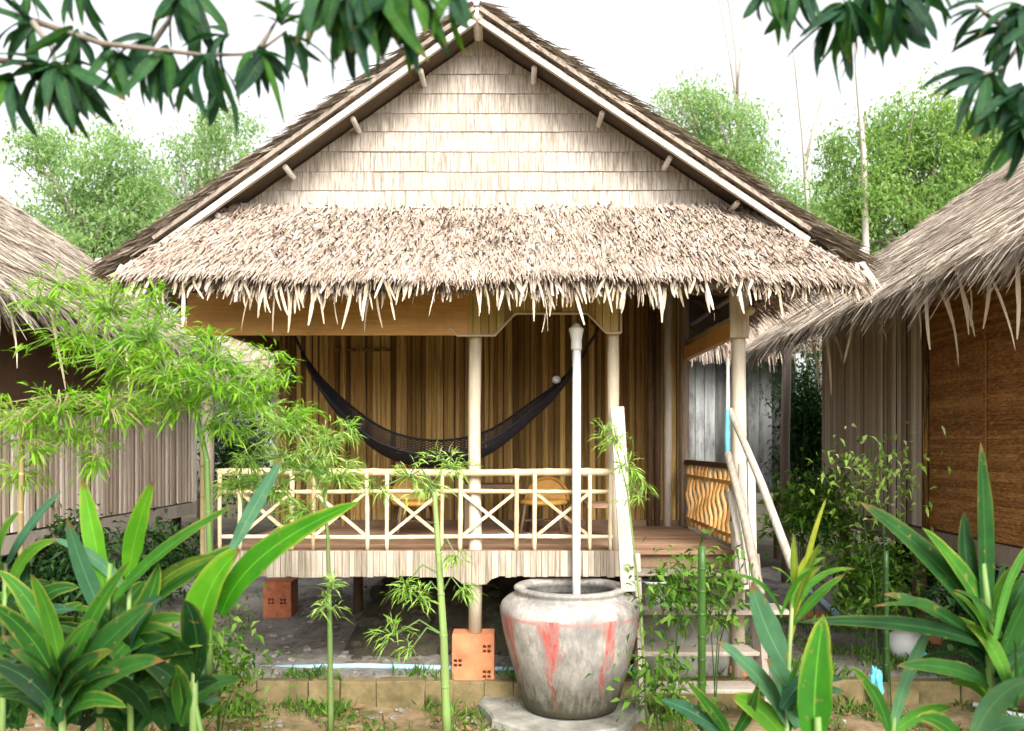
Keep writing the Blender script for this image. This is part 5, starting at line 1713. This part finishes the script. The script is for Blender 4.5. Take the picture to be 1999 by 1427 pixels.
# =================================================================== GROUND COVER
def ground_cover(name, n, xr, yr_, zf, mat, L, W, lean, flat=False):
    x, y = RNG.uniform(*xr, n), RNG.uniform(*yr_, n)
    k = np.sin(x * 3.1 + 1) * np.sin(y * 4.3) + np.sin(x * 7.7 + y * 5)
    keep = k + RNG.normal(0, 0.5, n) > 0.2
    x, y = x[keep], y[keep]
    n = len(x)
    z = np.array([zf(a, b) for a, b in zip(x, y)])
    pos = np.stack([x, y, z], axis=1)
    if flat:
        d = np.stack([RNG.normal(0, 1, n), RNG.normal(0, 1, n), RNG.uniform(0.05, 0.35, n)], axis=1)
        pos[:, 2] += 0.01
    else:
        d = np.stack([RNG.normal(0, lean, n), RNG.normal(0, lean, n), np.ones(n)], axis=1)
    v, q, r = leaf_cloud(pos, d, RNG.uniform(*L, n), RNG.uniform(*W, n), droop=0.1)
    return put(name, np_mesh(name, v, q, r), None, mat, 'stuff')


def rubble(name, n, xr, yr_, zf, mat, size):
    b = MB()
    for k in range(n):
        x, y = random.uniform(*xr), random.uniform(*yr_)
        r = random.uniform(*size) * random.choice((0.5, 0.7, 1, 1))
        z = zf(x, y) + r * 0.15
        i0 = len(b.v)
        ang = random.uniform(0, 6)
        for (zz, rr, m) in ((-0.5, 0.75, 6), (0.05, 1.0, 6), (0.42, 0.6, 6)):
            for j in range(m):
                t = ang + 2 * math.pi * j / m
                q = rr * random.uniform(0.75, 1.2) * r
                b.v.append((x + q * math.cos(t), y + q * 0.85 * math.sin(t), z + zz * r * random.uniform(0.8, 1.2)))
        for lv in range(2):
            for j in range(6):
                b.f.append((i0 + lv * 6 + j, i0 + lv * 6 + (j + 1) % 6, i0 + lv * 6 + 6 + (j + 1) % 6, i0 + lv * 6 + 6 + j))
        b.f.append(tuple(i0 + 12 + j for j in range(6)))
    return b.build(name, mat, kind='stuff')


ground_cover('weeds', 2600, (-2.4, 0.6), (6.0, 6.6), lambda a, b: -0.01 if b < 6.34 else 0.17, M['weed'], (0.04, 0.14), (0.008, 0.02), 0.5)
ground_cover('weeds', 2600, (0.8, 4.2), (5.9, 6.8), lambda a, b: -0.01 if b < 6.34 else 0.17, M['weed'], (0.04, 0.16), (0.008, 0.02), 0.5)
rubble('gravel', 900, (-4.5, 4.5), (6.5, 10.5), mound, M['dirt'], (0.012, 0.045))
rubble('gravel', 260, (-1.4, 2.1), (7.0, 8.6), lambda x, y: shade_bank(x, y), M['yard'], (0.04, 0.12))
rubble('gravel', 300, (-4, 4), (5.2, 6.3), lambda x, y: -0.01, M['concrete'], (0.01, 0.035))
ground_cover('weeds', 9000, (-3.2, 3.6), (4.6, 6.3), lambda a, b: -0.01, M['weed'], (0.03, 0.10), (0.008, 0.02), 0.7)
ground_cover('grass', 5200, (1.4, 4.6), (6.5, 9.5), lambda a, b: mound(a, b), M['weed'], (0.05, 0.16), (0.008, 0.018), 0.6)
ground_cover('grass', 1800, (-6, -2.6), (6.6, 10), lambda a, b: mound(a, b), M['weed'], (0.05, 0.16), (0.008, 0.018), 0.6)
ground_cover('leaf_litter', 2600, (-4.5, 4.0), (3.0, 6.3), lambda a, b: 0.0, M['dead_leaf'], (0.05, 0.13), (0.02, 0.05), 1, True)
ground_cover('leaf_litter', 900, (-3.0, 3.5), (6.5, 9.5), lambda a, b: mound(a, b), M['dead_leaf'], (0.03, 0.09), (0.012, 0.03), 1, True)
